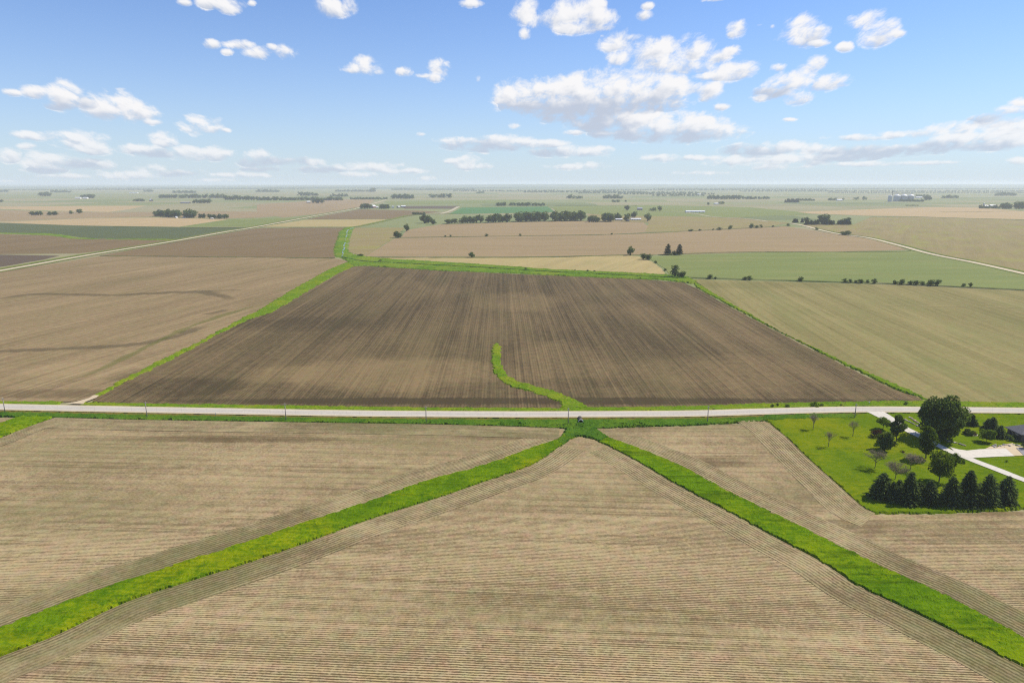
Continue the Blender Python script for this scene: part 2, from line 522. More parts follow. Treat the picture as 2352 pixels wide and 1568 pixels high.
def field_mat(name, light, dark, tint=(0.2, 0.22, 0.08), tint_amt=0.3, row=0.762, row_c=0.5, str1=(2.5, 0.5), str2=(11.0, 0.4),
              patch=(60.0, 0.5), speck=0.5, base=0.55, spots=(), seed=0.0, bump=0.05, k=(.775, .745, .625), lines=None):
    """crop ground: planting rows, machine passes, residue patches and clods"""
    light, dark, tint = (tuple(a * b for a, b in zip(c, k)) for c in (light, dark, tint))
    m, g = new_mat(name)
    uvn = g.n('ShaderNodeUVMap')
    u, v, _ = g.sep(uvn.outputs[0])
    geo = g.n('ShaderNodeNewGeometry')
    pos = geo.outputs['Position']
    wob = g.noise(g.comb(g.m('MULTIPLY', u, 0.012), g.m('MULTIPLY', v, 0.03), seed), 1.0, 2.0)
    vj = g.m('MULTIPLY_ADD', wob, 0.8, v)
    total = base
    rw = None
    if row_c > 0:
        ragg = g.noise(g.comb(g.m('MULTIPLY', u, 0.9), g.m('MULTIPLY', v, 2.2), seed + 2), 1.0, 2.0, 0.6)
        rw = g.m('MULTIPLY_ADD', g.m('SINE', g.m('MULTIPLY', vj, 2 * math.pi / row)), 0.5, 0.5)
        rw = g.mr(g.m('MULTIPLY_ADD', g.m('SUBTRACT', ragg, 0.5), 2.0, rw), 0.15, 0.75, 0.0, 1.0, 'SMOOTHSTEP')
        rowamt = g.mr(g.noise(g.comb(g.m('MULTIPLY', u, 0.012), g.m('MULTIPLY', v, 0.05), seed + 4), 1.0, 3.0, 0.6), 0.32, 0.66, 0.25, 1.25)
        total = g.m('MULTIPLY_ADD', g.m('MULTIPLY', g.m('SUBTRACT', rw, 0.6), rowamt), row_c, total)
    if str1[1]:
        n = g.noise(g.comb(g.m('MULTIPLY', u, 0.005), g.m('MULTIPLY', vj, 1.0 / str1[0]), seed + 7), 1.0, 3.0, 0.6)
        total = g.m('MULTIPLY_ADD', g.m('SUBTRACT', n, 0.5), str1[1] * 2, total)
    if str2[1]:
        n = g.noise(g.comb(g.m('MULTIPLY', u, 0.0025), g.m('MULTIPLY', vj, 1.0 / str2[0]), seed + 11), 1.0, 2.0, 0.5)
        total = g.m('MULTIPLY_ADD', g.m('SUBTRACT', n, 0.5), str2[1] * 2, total)
    if patch[1]:
        n = g.noise(g.comb(g.m('MULTIPLY', u, 0.55 / patch[0]), g.m('MULTIPLY', v, 1.0 / patch[0]), seed + 17), 1.0, 5.0, 0.55, 0.6)
        total = g.m('MULTIPLY_ADD', g.m('SUBTRACT', n, 0.5), patch[1] * 2, total)
    if speck:
        n = g.noise(g.vm('MULTIPLY', pos, (1.3, 1.3, 0.0)), 1.0, 3.0, 0.7)
        total = g.m('MULTIPLY_ADD', g.m('SUBTRACT', n, 0.5), speck * 2, total)
        n = g.noise(g.vm('MULTIPLY', pos, (0.22, 0.22, 0.0)), 1.0, 4.0, 0.75)
        total = g.m('MULTIPLY_ADD', g.m('SUBTRACT', n, 0.5), speck * 2.0, total)
    if lines:                                     # wheel and marker tracks of the planter
        per, wid, amt_l = lines
        fr_ = g.m('FRACT', g.m('DIVIDE', v, per))
        gap = g.noise(g.comb(g.m('MULTIPLY', u, 0.02), g.m('FLOOR', g.m('DIVIDE', v, per)), seed + 41), 1.0, 3.0, 0.6)
        gap = g.mr(gap, 0.35, 0.62, 0.0, amt_l)
        for q in (0.12, 0.19, 0.33, 0.62, 0.69):
            hit = g.mr(g.m('ABSOLUTE', g.m('SUBTRACT', fr_, q)), wid / per * 0.35, wid / per * 0.8, 1.0, 0.0)
            total = g.m('SUBTRACT', total, g.m('MULTIPLY', hit, gap))
    for (sx, sy, rx, ry, ang, amt) in spots:        # soil areas: damp hollows, pale rises (surveyed, world metres)
        c = math.cos(ang); s_ = math.sin(ang)
        rel = g.vm('SUBTRACT', pos, (sx, sy, 0.0))
        a = g.m('DIVIDE', g.vm('DOT_PRODUCT', rel, (c, s_, 0.0)), rx)
        b = g.m('DIVIDE', g.vm('DOT_PRODUCT', rel, (-s_, c, 0.0)), ry)
        r2 = g.m('ADD', g.m('MULTIPLY', a, a), g.m('MULTIPLY', b, b))
        nn = g.noise(g.vm('MULTIPLY', pos, (0.02, 0.02, 0.0)), 1.0, 4.0, 0.6)
        sk = g.mr(g.m('MULTIPLY_ADD', g.m('SUBTRACT', nn, 0.5), 1.6, r2), 0.2, 1.2, amt, 0.0, 'SMOOTHSTEP')
        total = g.m('ADD', total, sk)
    fac = g.m('ADD', total, 0.0, clamp=True)
    col = g.mix(fac, dark, light)
    if tint_amt:
        n = g.noise(g.comb(g.m('MULTIPLY', u, 0.010), g.m('MULTIPLY', v, 0.030), seed + 23), 1.0, 4.0, 0.6, 0.4)
        k = g.mr(n, 0.48, 0.72, 0.0, tint_amt)
        col = g.mix(k, col, tint)
    # hue drift of residue and soil
    n = g.noise(g.vm('MULTIPLY', pos, (0.35, 0.35, 0.0)), 1.0, 2.0, 0.5, col=True)
    col = g.mix(0.16, col, g.mix(1.0, col, g.vm('MULTIPLY', n, (2.0, 2.0, 2.0)), 'MULTIPLY'))
    return finish(m, g, col, 0.95, 0.05, bump=(rw if (rw is not None and bump) else None), bump_d=bump, bump_s=0.6)

def grass_mat(name, a, b, c, scale=1.0, streak=0.0, dry=None, dry_amt=0.0):
    m, g = new_mat(name)
    geo = g.n('ShaderNodeNewGeometry')
    pos = geo.outputs['Position']
    n1 = g.noise(g.vm('MULTIPLY', pos, (0.10 * scale, 0.06 * scale, 0.0)), 1.0, 5.0, 0.62, 0.7)
    n2 = g.noise(g.vm('MULTIPLY', pos, (0.55 * scale, 0.9 * scale, 0.4)), 1.0, 4.0, 0.65)
    f = g.mr(g.m('MULTIPLY_ADD', g.m('SUBTRACT', n2, 0.5), 1.0, n1), 0.30, 0.70)
    col = g.mix(f, a, b)
    n3 = g.noise(g.vm('MULTIPLY', pos, (0.03 * scale, 0.035 * scale, 0.0)), 1.0, 4.0, 0.6, 0.5)
    col = g.mix(g.mr(g.m('MULTIPLY_ADD', g.m('SUBTRACT', n2, 0.5), 0.5, n3), 0.46, 0.66, 0.0, 0.9), col, c)
    if streak:
        # lodged grass: soft curved bands where runoff has combed it over
        nb = g.noise(g.vm('MULTIPLY', pos, (0.022, 0.20, 0.0)), 1.0, 4.0, 0.6, 1.6)
        col = g.mix(g.mr(nb, 0.34, 0.50, streak, 0.0), col, tuple(q * 0.5 for q in a))
    if dry is not None:
        n4 = g.noise(g.vm('MULTIPLY', pos, (0.25, 0.5, 0.0)), 1.0, 3.0, 0.6)
        col = g.mix(g.mr(n4, 0.5, 0.68, 0.0, dry_amt), col, dry)
    d = g.n('ShaderNodeBsdfDiffuse'); g.put(d.inputs[0], col)
    o = g.n('ShaderNodeOutputMaterial')
    g.nt.links.new(d.outputs[0], o.inputs['Surface'])
    return m

def leaf_mat(name, a, b, trans=0.25):
    m, g = new_mat(name)
    geo = g.n('ShaderNodeNewGeometry')
    oi = g.n('ShaderNodeObjectInfo')
    n = g.noise(geo.outputs['Position'], 0.55, 3.0, 0.6)
    f = g.mr(g.m('MULTIPLY_ADD', g.m('SUBTRACT', geo.outputs['Random Per Island'], 0.5), 0.5, n), 0.3, 0.7)
    col = g.mix(f, a, b)
    k = g.mr(oi.outputs['Random'], 0.0, 1.0, 0.75, 1.25)
    col = g.vm('SCALE', col); 
    nd = col.node; g.put(nd.inputs[3], k)
    d = g.n('ShaderNodeBsdfDiffuse'); g.put(d.inputs[0], col)
    t = g.n('ShaderNodeBsdfTranslucent'); g.put(t.inputs[0], col)
    ms = g.n('ShaderNodeMixShader'); ms.inputs[0].default_value = trans
    g.nt.links.new(d.outputs[0], ms.inputs[1]); g.nt.links.new(t.outputs[0], ms.inputs[2])
    o = g.n('ShaderNodeOutputMaterial')
    g.nt.links.new(ms.outputs[0], o.inputs['Surface'])
    return m

def plain_mat(name, col, var=0.25, scale=2.0, rough=0.7, spec=0.3, metal=0.0, stretch=(1, 1, 1)):
    m, g = new_mat(name)
    tcn = g.n('ShaderNodeTexCoord')
    n = g.noise(g.vm('MULTIPLY', tcn.outputs['Object'], stretch), scale, 4.0, 0.6)
    c = g.mix(g.mr(n, 0.3, 0.7), tuple(q * (1 - var) for q in col), tuple(min(q * (1 + var * 0.6), 1) for q in col))
    return finish(m, g, c, rough, spec, bump=n, bump_d=0.01, bump_s=0.4, metal=metal)

def ribbed_mat(name, col, pitch=0.3, rough=0.45, metal=0.3, axis=0):
    m, g = new_mat(name)
    tcn = g.n('ShaderNodeTexCoord')
    c = g.sep(tcn.outputs['Object'])[axis]
    s = g.m('SINE', g.m('MULTIPLY', c, 2 * math.pi / pitch))
    n = g.noise(tcn.outputs['Object'], 0.6, 4.0, 0.6)
    cc = g.mix(g.mr(n, 0.35, 0.7), tuple(q * 0.8 for q in col), col)
    return finish(m, g, cc, rough, 0.4, bump=s, bump_d=0.02, metal=metal)

# ------------------------------------------------------------------ ground sheet to the horizon
def far_ground_mat():
    m, g = new_mat('far_farmland')
    geo = g.n('ShaderNodeNewGeometry')
    pos = geo.outputs['Position']
    wob = g.noise(g.vm('MULTIPLY', pos, (0.0011, 0.0011, 0.0)), 1.0, 3.0, 0.6, col=True)
    p = g.vm('MULTIPLY_ADD', wob, (260.0, 260.0, 0.0), pos)
    cell = g.vm('FLOOR', g.vm('DIVIDE', p, (520.0, 300.0, 1e9)))
    wn = g.n('ShaderNodeTexWhiteNoise', noise_dimensions='3D')
    g.put(wn.inputs['Vector'], cell)
    rp = g.n('ShaderNodeValToRGB')
    cr = rp.color_ramp
    cr.interpolation = 'CONSTANT'
    cols = [(0.0, (.23, .205, .115)), (.2, (.165, .19, .08)), (.38, (.26, .225, .135)), (.55, (.185, .20, .09)), (.70, (.14, .17, .068)), (.82, (.21, .19, .11)), (.93, (.10, .13, .055))]
    cr.elements[0].position = 0.0; cr.elements[0].color = (*cols[0][1], 1)
    cr.elements[1].position = cols[1][0]; cr.elements[1].color = (*cols[1][1], 1)
    for q, c in cols[2:]:
        e = cr.elements.new(q); e.color = (*c, 1)
    g.put(rp.inputs[0], wn.outputs['Value'])
    n = g.noise(g.vm('MULTIPLY', pos, (0.006, 0.012, 0.0)), 1.0, 5.0, 0.6)
    col = g.mix(g.mr(n, 0.3, 0.7, 0.0, 0.5), rp.outputs[0], (.21, .21, .09))
    n2 = g.noise(g.vm('MULTIPLY', pos, (0.06, 0.15, 0.0)), 1.0, 3.0, 0.6)
    col = g.mix(g.mr(n2, 0.3, 0.7, 0.0, 0.25), col, (.14, .145, .06))
    return finish(m, g, col, 0.95, 0.05)

gx = np.array([-42000.0, -9000, -3000, 0, 3000, 9000, 42000]); gy = np.array([-600.0, 0, 1500, 4000, 9000, 20000, 42000])
GV = np.array([[x, y, 0.0] for x in gx for y in gy])
GF = np.array([[i * 7 + j, (i + 1) * 7 + j, (i + 1) * 7 + j + 1, i * 7 + j + 1] for i in range(6) for j in range(6)])
ground = link('ground', make_mesh('ground', GV, [GF], [far_ground_mat()]))
tag(ground, 'flat patchwork farmland reaching out to the hazy horizon', 'ground', kind='structure')

# low hills along the right of the horizon
def hills_mat():
    m, g = new_mat('hill_country')
    geo = g.n('ShaderNodeNewGeometry')
    n = g.noise(g.vm('MULTIPLY', geo.outputs['Position'], (0.0012, 0.003, 0.0)), 1.0, 5.0, 0.65, 0.5)
    col = g.mix(g.mr(n, 0.42, 0.58), (.20, .21, .12), (.05, .085, .04))
    return finish(m, g, col, 0.95, 0.05)
hx = np.linspace(-16000, 20000, 180); hy = np.linspace(10500, 26000, 40)
HX, HY = np.meshgrid(hx, hy, indexing='ij')
ramp = np.clip((HY - 10500) / 9000, 0, 1) * np.clip((HX + 12000) / 14000, 0.12, 1)
HZ = ramp * (14 + 46 * vnoise(HX, HY, 4200) + 18 * vnoise(HX, HY, 1300)) - 2.0
HZ[:, 0] = -3; HZ[0, :] = -3; HZ[-1, :] = -3
HZ[:, -1] = -3
nH = 40
HF = np.array([[i * nH + j, (i + 1) * nH + j, (i + 1) * nH + j + 1, i * nH + j + 1] for i in range(179) for j in range(39)])
hills = link('hills', make_mesh('hills', np.stack([HX.ravel(), HY.ravel(), HZ.ravel()], 1), [HF], [hills_mat()], smooth=True))
tag(hills, 'low blue-green hills fading into haze along the horizon', 'hills', kind='structure')

# ------------------------------------------------------------------ field soils
W2 = lambda x, y: at(x, y)[:2]
def spot(x, y, wx, hy, amt, ang=0.0):
    c = W2(x, y); rx = abs(W2(x + wx, y)[0] - c[0]); ry = abs(W2(x, y - hy)[1] - W2(x, y + hy)[1]) / 2
    return (float(c[0]), float(c[1]), float(rx), float(ry), ang, amt)

FORE_L, FORE_D = (.475, .378, .243), (.132, .098, .056)
M_FL = field_mat('bean_stubble_left', FORE_L, FORE_D, (.17, .17, .075), .40, row_c=.95, str1=(3.2, .42), str2=(18, .30), patch=(36, .55), speck=0.61, base=.60, lines=(9.14, .45, .40), seed=1,
                 spots=[spot(500, 1010, 330, 9, -.38), spot(1150, 1003, 130, 12, -.25), spot(80, 985, 120, 16, -.3)])
M_FM = field_mat('bean_stubble_middle', FORE_L, FORE_D, (.17, .17, .075), .28, row_c=1.0, str1=(3.2, .46), str2=(18, .30), patch=(34, .50), speck=0.61, base=.62, lines=(9.14, .45, .40), seed=31)
M_FR = field_mat('bean_stubble_right', FORE_L, FORE_D, (.15, .16, .07), .42, row_c=1.0, str1=(3.2, .48), str2=(15, .34), patch=(24, .65), speck=0.61, base=.56, lines=(9.14, .45, .40), seed=57,
                 spots=[spot(1600, 1065, 140, 14, -.4), spot(1500, 1000, 110, 9, .1), spot(1930, 1210, 120, 22, -.35)])
M_HEAD = field_mat('headland_stubble', (.41, .34, .215), (.125, .098, .055), (.12, .135, .05), .60, row=1.14, row_c=.8, str1=(2.4, 0.41), str2=(6.0, 0.49), patch=(18, .70), speck=0.58, base=.50, seed=77)
M_DARK = field_mat('dark_tilled_soil', (.275, .205, .128), (.078, .060, .038), (.12, .115, .055), .30, row=1.52, row_c=.25, str1=(2.2, .50), str2=(14, .34), patch=(120, .60), speck=0.51, base=.42, k=(.68,.65,.50), lines=(9.14, .5, .26), seed=101, bump=0.0,
                   spots=[spot(900, 858, 290, 44, .46), spot(1290, 835, 120, 60, .26), spot(1190, 692, 110, 24, .26), spot(1700, 855, 280, 45, .24), spot(640, 860, 120, 24, .25), spot(700, 745, 160, 18, -.16),
                          spot(1550, 690, 230, 22, -.08), spot(1200, 922, 1000, 9, -.55), spot(420, 890, 160, 30, -.35), spot(1340, 880, 120, 14, -.2)])
M_LEFT = field_mat('pale_stubble', (.345, .262, .172), (.155, .115, .073), (.17, .155, .07), .35, row_c=0, str1=(4.0, .55), str2=(20, 0.34), patch=(120, .32), speck=0.58, base=.60, k=(.79,.76,.60), lines=(9.14, .6, .25), seed=131,
                   spots=[spot(110, 905, 330, 12, -.5), spot(360, 860, 110, 22, -.5), spot(480, 800, 60, 16, -.35), spot(650, 690, 90, 22, -.15), spot(200, 850, 180, 22, .2)])
M_OLIVE = field_mat('olive_stubble', (.325, .275, .155), (.185, .165, .078), (.19, .205, .09), .50, row_c=0, str1=(5.0, .40), str2=(22, .62), patch=(90, .30), speck=0.61, base=.55, k=(.74,.73,.53), lines=(18.3, 1.1, .35), seed=151,
                    spots=[spot(1750, 655, 240, 9, -.3)])
M_BROWN = field_mat('brown_stubble', (.25, .190, .125), (.155, .118, .078), (.17, .15, .075), .35, row_c=0, str1=(5.0, 0.41), str2=(26, 0.45), patch=(120, .35), speck=0.51, base=.5, k=(.74,.68,.50), seed=171)
M_TAN = field_mat('tan_stubble', (.33, .255, .165), (.22, .172, .112), (.20, .185, .095), .28, row_c=0, str1=(6, 0.34), str2=(30, 0.39), patch=(160, .35), speck=0.51, base=.55, k=(.86,.81,.66), seed=191)
M_GOLD = field_mat('golden_straw', (.42, .335, .175), (.29, .235, .125), (.22, .24, .10), .25, row_c=0, str1=(6, 0.41), str2=(20, 0.39), patch=(60, .4), speck=0.51, base=.6, k=(.84,.83,.70), seed=211)
M_PALE = field_mat('pale_straw', (.44, .345, .215), (.33, .265, .17), (.25, .22, .13), .25, row_c=0, str1=(8, 0.41), str2=(40, 0.52), patch=(160, .4), speck=0.34, base=.6, k=(.86,.80,.66), seed=231)
M_GREEN = field_mat('sprouting_green', (.195, .225, .10), (.135, .165, .07), (.26, .235, .13), .40, row_c=0, str1=(6, 0.41), str2=(24, 0.39), patch=(110, .4), speck=0.51, base=.55, k=(.86,.86,.58), seed=251)
M_DGREEN = field_mat('dark_green_crop', (.125, .150, .078), (.088, .112, .058), (.17, .165, .09), .30, row_c=0, str1=(8, 0.41), str2=(30, 0.39), patch=(160, .4), speck=0.34, base=.55, k=(.64,.64,.48), seed=271)
M_PURPLE = field_mat('dark_plough', (.155, .125, .10), (.095, .078, .066), (.14, .14, .08), .25, row_c=0, str1=(8, 0.41), str2=(30, 0.39), patch=(140, .3), speck=0.34, base=.5, k=(.75,.68,.56), seed=291)
M_CLOVER = field_mat('clover_green', (.085, .20, .085), (.06, .15, .065), (.12, .2, .08), .3, row_c=0, str1=(8, 0.41), str2=(30, 0.39), patch=(140, .3), speck=0.34, base=.5, k=(.9,.86,.65), seed=311)
M_MOTTLE = field_mat('weedy_stubble', (.31, .25, .15), (.21, .18, .10), (.26, .27, .075), .75, row_c=0, str1=(6, 0.41), str2=(18, 0.39), patch=(50, .5), speck=0.59, base=.5, k=(.80,.77,.58), seed=331)

def field(pts, mat, deg, label, ragged=0.8):
    o = sheet('field', pts, mat, deg, ragged=ragged)
    return tag(o, label, 'field', kind='structure')

# far fields first, nearer ones after
field([(0,474.6),(175,473),(335,472.6),(300,480),(250,487),(120,484),(0,480),(-300,476),(-300,470)], M_PALE, 80, 'long pale straw field at far left behind the small tree clumps')
field([(-300,488),(0,482),(120,486),(260,488),(400,486),(560,486),(700,489),(600,500),(530,502),(362,498),(225,500),(0,508),(-300,512)], M_TAN, 80, 'brownish field around the small clumps at far left')
field([(-300,515),(0,509.6),(225,501),(362,499.6),(527,503.4),(412,521),(175,518),(0,511),(-300,516)], M_PALE, 80, 'pale straw field before the left farmstead trees')
field([(412,521.5),(527,503.6),(600,502),(690,501),(585,520.5)], M_GREEN, 80, 'small green field between straw field and gravel road')
field([(-300,517),(0,512),(225,519.6),(425,521.8),(575,521.8),(425,549.6),(200,548),(137,538),(100,536),(0,534.6),(-300,533)], M_DGREEN, 80, 'dark green field left of the gravel road')
field([(-300,536),(0,538),(125,541),(160,547.5),(375,551),(400,551.5),(250,574),(180,582),(0,583.6),(-300,580)], M_BROWN, 75, 'grey-brown field below the pale green curved strip')
field([(-300,582),(0,584.8),(137,587),(100,596),(0,613),(-300,655)], M_PURPLE, 80, 'dark ploughed corner at the left edge above the gravel road')
field([(600,521),(700,505),(888,504),(905,503),(870,512),(815,521)], M_GOLD, 10, 'light straw field beyond the creek head')
field([(700,504),(823,481),(950,483.5),(1010,486),(970,492),(900,503)], M_BROWN, 5, 'brown field in front of the farm beside the gravel road')
field([(590,470),(760,458),(860,459),(850,468),(823,476),(740,490),(650,500),(590,488)], M_TAN, 80, 'hazy tan field along the upper gravel road')
field([(915,473.5),(1055,473),(1040,479.5),(930,479.5)], M_PURPLE, 5, 'dark ploughed strip right of the far farm')
field([(880,463),(1200,459),(1180,466),(900,470)], M_GREEN, 5, 'thin green strip beyond the dark plough')
field([(1030,492),(1062,477),(1258,474.5),(1275,487),(1200,489)], M_CLOVER, 5, 'bluish green field behind the long windbreak')
field([(1280,488),(1265,474),(1500,471),(1720,476),(1830,486),(1860,492),(1680,500),(1520,497),(1400,497),(1352,490)], M_GREEN, 5, 'green field around the far white barns')
field([(1352,491),(1420,496),(1560,497),(1700,500),(1815,512),(1764,520.8),(1576,530.5),(1480,534),(1490,512),(1350,507)], M_MOTTLE, 20, 'olive field right of the white farm sheds')
field([(812,523),(930,523),(916,536),(905,546),(838,589),(800,578),(803,553)], M_MOTTLE, 15, 'mottled weedy field right of the creek', .8)
field([(920,545),(935,528),(1013,515),(1176,510),(1346,507),(1476,510),(1490,520),(1480,534),(1401,538),(1176,541.6)], M_TAN, 3, 'tan field in front of the long windbreak')
field([(840,589),(905,548),(920,546.5),(1176,542.5),(1401,538.8),(1576,531.5),(1764,522),(1800,519),(1926,538.5),(1994,548),(2064,566),(2080,574),(1930,578),(1764,578),(1570,584),(1500,585),(1426,585),(1300,588),(1176,590)], M_TAN, 2, 'broad pinkish tan field with the lone round tree')
field([(860,592),(1176,592),(1300,590.5),(1426,586.5),(1465,588),(1500,602),(1525,622),(1528,630),(1426,626),(1326,622),(1251,618),(1176,613),(1100,607),(1000,602),(920,596.5)], M_GOLD, 65, 'golden straw strip above the green drainage ditch')
field([(1490,590),(1570,586),(1764,580),(2064,578),(2095,575),(2139,586),(2239,606),(2352,631),(2540,673),(2352,664.5),(2027,649),(1722,640.5),(1577,636),(1540,632),(1525,615),(1500,600)], M_GREEN, 4, 'green sprouting field behind the hedgerow bushes')
field([(1831,487),(2039,479),(2139,476),(2251,477),(2352,484.6),(2800,492),(2800,512),(2352,504),(2239,501.5),(2089,497),(1989,495.5),(1864,491)], M_PALE, 5, 'pale field below the far grain bins at right')
field([(1826,515),(1960,516),(2000,499),(2089,498),(2239,502.5),(2352,505),(2900,515),(2900,760),(2352,626.5),(2239,601.5),(2139,581),(2064,561),(1994,544),(1926,535.5)], M_MOTTLE, 60, 'large olive-tan field beyond the right gravel road')
field([(229,587),(400,556.5),(570,527),(600,523.5),(790,523),(777,540),(768,570),(770,592),(500,589.5)], M_BROWN, 68, 'brown field between the gravel road and the creek')
f_left = field([(800,600),(770,593.5),(500,590.5),(229,588.5),(0,625),(-300,675),(-700,745),(-700,912),(-300,918),(0,922),(165,923),(215,912),(225,903),(330,852),(455,790),(565,737),(625,710),(694,670),(755,637)], M_LEFT, 76, 'wide pale stubble field left of the dark field')
f_dark = field([(222,913),(325,855),(440,794),(552,738),(590,724),(640,703),(690,674),(752,643),(806,609),(1000,620.5),(1200,630),(1400,638),(1500,643),(1570,649),(1600,662),(1680,706),(1760,748),(1850,795),(1950,845),(2050,893),(2136,920),(2000,926),(1900,929),(1700,931),(1450,938),(1300,941),(1000,940),(700,937),(400,931),(215,922)], M_DARK, 91, 'dark brown tilled field in the middle of the view')
f_right = field([(1590,641.5),(1722,645),(2027,653.5),(2352,668),(2800,690),(2900,930),(2352,928),(2128,925),(2065,888),(1950,838),(1798,765),(1668,693)], M_OLIVE, 85, 'olive stubble field right of the dark field')

# damp drain lines in the left field and tractor marks
def stain_mat(name, col, amt):
    m, g = new_mat(name)
    uvn = g.n('ShaderNodeUVMap')
    u, v, _ = g.sep(uvn.outputs[0])
    geo = g.n('ShaderNodeNewGeometry')
    n = g.noise(g.vm('MULTIPLY', geo.outputs['Position'], (0.07, 0.07, 0.0)), 1.0, 4.0, 0.65)
    n2 = g.noise(g.vm('MULTIPLY', geo.outputs['Position'], (0.5, 0.5, 0.0)), 1.0, 3.0, 0.6)
    q = g.m('ABSOLUTE', g.m('SUBTRACT', v, 0.5))
    f = g.mr(g.m('MULTIPLY_ADD', g.m('SUBTRACT', n, 0.5), 0.9, q), 0.05, 0.48, amt, 0.0, 'SMOOTHSTEP')
    f = g.m('MULTIPLY', f, g.mr(n2, 0.3, 0.6, 0.6, 1.0))
    f = g.m('MULTIPLY', f, g.mr(g.m('ABSOLUTE', g.m('SUBTRACT', u, 0.5)), 0.40, 0.5, 1.0, 0.0))
    d = g.n('ShaderNodeBsdfDiffuse'); g.put(d.inputs[0], col)
    t = g.n('ShaderNodeBsdfTransparent')
    ms = g.n('ShaderNodeMixShader')
    g.put(ms.inputs[0], f)
    g.nt.links.new(t.outputs[0], ms.inputs[1]); g.nt.links.new(d.outputs[0], ms.inputs[2])
    o = g.n('ShaderNodeOutputMaterial')
    g.nt.links.new(ms.outputs[0], o.inputs['Surface'])
    return m
M_DAMP = stain_mat('damp_soil', (.125, .100, .058), .55)
M_WEED = stain_mat('weedy_streak', (.13, .15, .035), .4)
def stain(parent, pts, width, mat, name='damp_streak'):
    o = line(name, pts, width, mat, parent=parent, step=3.0, wobble=0.35)
    uv = o.data.uv_layers[0].data
    a = np.zeros(len(uv) * 2, dtype=np.float32); uv.foreach_get('uv', a)
    a = a.reshape(-1, 2); a[:, 0] /= a[:, 0].max(); a[:, 1] /= width
    uv.foreach_set('uv', a.ravel())
    return o
stain(f_left, [(-60,690),(0,686),(90,675),(251,678),(358,673),(447,670),(483,673),(537,689)], 19, M_DAMP)
stain(f_left, [(440,669),(500,667),(560,666)], 7, M_DAMP)
stain(f_left, [(-60,810),(0,807),(143,800),(286,793),(358,782),(412,770),(470,748)], 17, M_DAMP)
stain(f_left, [(470,722),(500,716),(520,711)], 9, M_DAMP)
stain(f_left, [(140,872),(200,860),(300,815),(350,790),(450,745),(590,700)], 9, M_WEED, 'weedy_streak')

# ------------------------------------------------------------------ grasses
GR = grass_mat('waterway_grass', (.050, .108, .002), (.112, .180, .003), (.190, .212, .003), 1.0, 0.40)
GR2 = grass_mat('lush_waterway_grass', (.048, .105, .002), (.094, .170, .003), (.140, .192, .003), 1.0, 0.7)
GV_ = grass_mat('verge_grass', (.064, .126, .006), (.112, .188, .008), (.158, .192, .010), 1.4, 0.0, (.22, .17, .05), .35)
GD = grass_mat('ditch_grass', (.030, .078, .007), (.065, .132, .011), (.092, .150, .011), 1.6)
GDRY = grass_mat('mown_shoulder_grass', (.12, .10, .022), (.16, .125, .028), (.085, .10, .015), 2.0)
GLAWN = grass_mat('lawn_grass', (.068, .116, .003), (.105, .155, .004), (.150, .170, .004), 0.8, 0.18)
GCREEK = grass_mat('creek_bank_grass', (.065, .125, .012), (.110, .185, .016), (.150, .185, .022), 0.5)

# main road first: everything beside it slopes up to it
ROAD = [(-500,917,931.5),(-300,921,935.5),(0,926.5,941),(340,933.3,947.5),(784,941,955.3),(1000,943,957.3),(1176,943.8,958),(1300,943.6,957.8),(1568,942,956.5),(1740,937.6,952),(1860,934.5,948.5),(1980,932.8,946.6),(2130,933.5,947),(2352,935.5,949),(2700,939,953)]
ROAD_Z = 0.95
road_n = np.array([at(x, a, ROAD_Z) for x, a, b in ROAD]); road_s = np.array([at(x, b, ROAD_Z) for x, a, b in ROAD])
RN = resample(road_n, 4.0); RS = resample(road_s, 4.0)
def slope_s(X, Y, h=0.45):
    d = np.interp(X, RS[:, 0], RS[:, 1]) - Y
    t = np.clip(d / 7.5, 0, 1)
    return h * (1 - t * t * (3 - 2 * t)) * (d > -3)
def slope_n(X, Y, h=0.15):
    d = Y - np.interp(X, RN[:, 0], RN[:, 1])
    t = np.clip(d / 5.5, 0, 1)
    return h * (1 - t * t * (3 - 2 * t)) * (d > -3)
def gp(pts, z=0.0):
    return np.array([at(x, y, z) for x, y in pts])

# creek and its banks, field strips and drainage ditch far out
creek_bank = gp([(806,521),(793,523),(780,533),(773,552),(767,573),(769,590),(786,594),(800,599),(830,594),(838,588.5),(815,586),(800,578),(799,560),(803,545),(808,530),(816,522)])
o = grass_patch('creek_bank', creek_bank, GCREEK, 2.0, 1.2, z0=0.55, edge=3.0); tag(o, 'bright green banks of the small winding creek', 'grass', kind='stuff')
ditch_far = gp([(786,589),(838,590),(900,595.5),(1000,601.5),(1100,607),(1176,612.5),(1251,618),(1326,622),(1426,626),(1526,631),(1560,634),(1577,637),(1600,645),(1592,653),(1560,648),(1526,643.5),(1426,640.5),(1301,635),(1176,628),(1013,622.5),(963,619.5),(888,614.5),(845,611),(812,613),(800,604)])
o = grass_patch('drainage_grass', ditch_far, GCREEK, 1.5, 1.1, z0=0.5, edge=2.0); tag(o, 'long bright green grass band of the drainage ditch behind the dark field', 'grass', kind='stuff')
strip_w = gp([(210,912),(215,909),(358,832.5),(447,789.5),(555,732),(591,714),(680,660.5),(752,621),(798,601.5),(812,606),(812,613),(770,632),(680,686),(627,718),(569,736),(501,770),(394,829),(279,884.5),(232,911)])
o = grass_patch('grass_strip', strip_w, GV_, 0.9, 0.6, z0=0.45, edge=1.2); tag(o, 'bright green grass strip along the left side of the dark field', 'grass', kind='stuff')
strip_e = gp([(1577,643),(1592,650),(1600,661),(1680,705),(1760,747),(1850,794),(1950,844),(2050,891.5),(2120,919),(2142,921),(2068,887.5),(1953,837.5),(1800,765),(1672,693),(1600,650),(1588,640)])
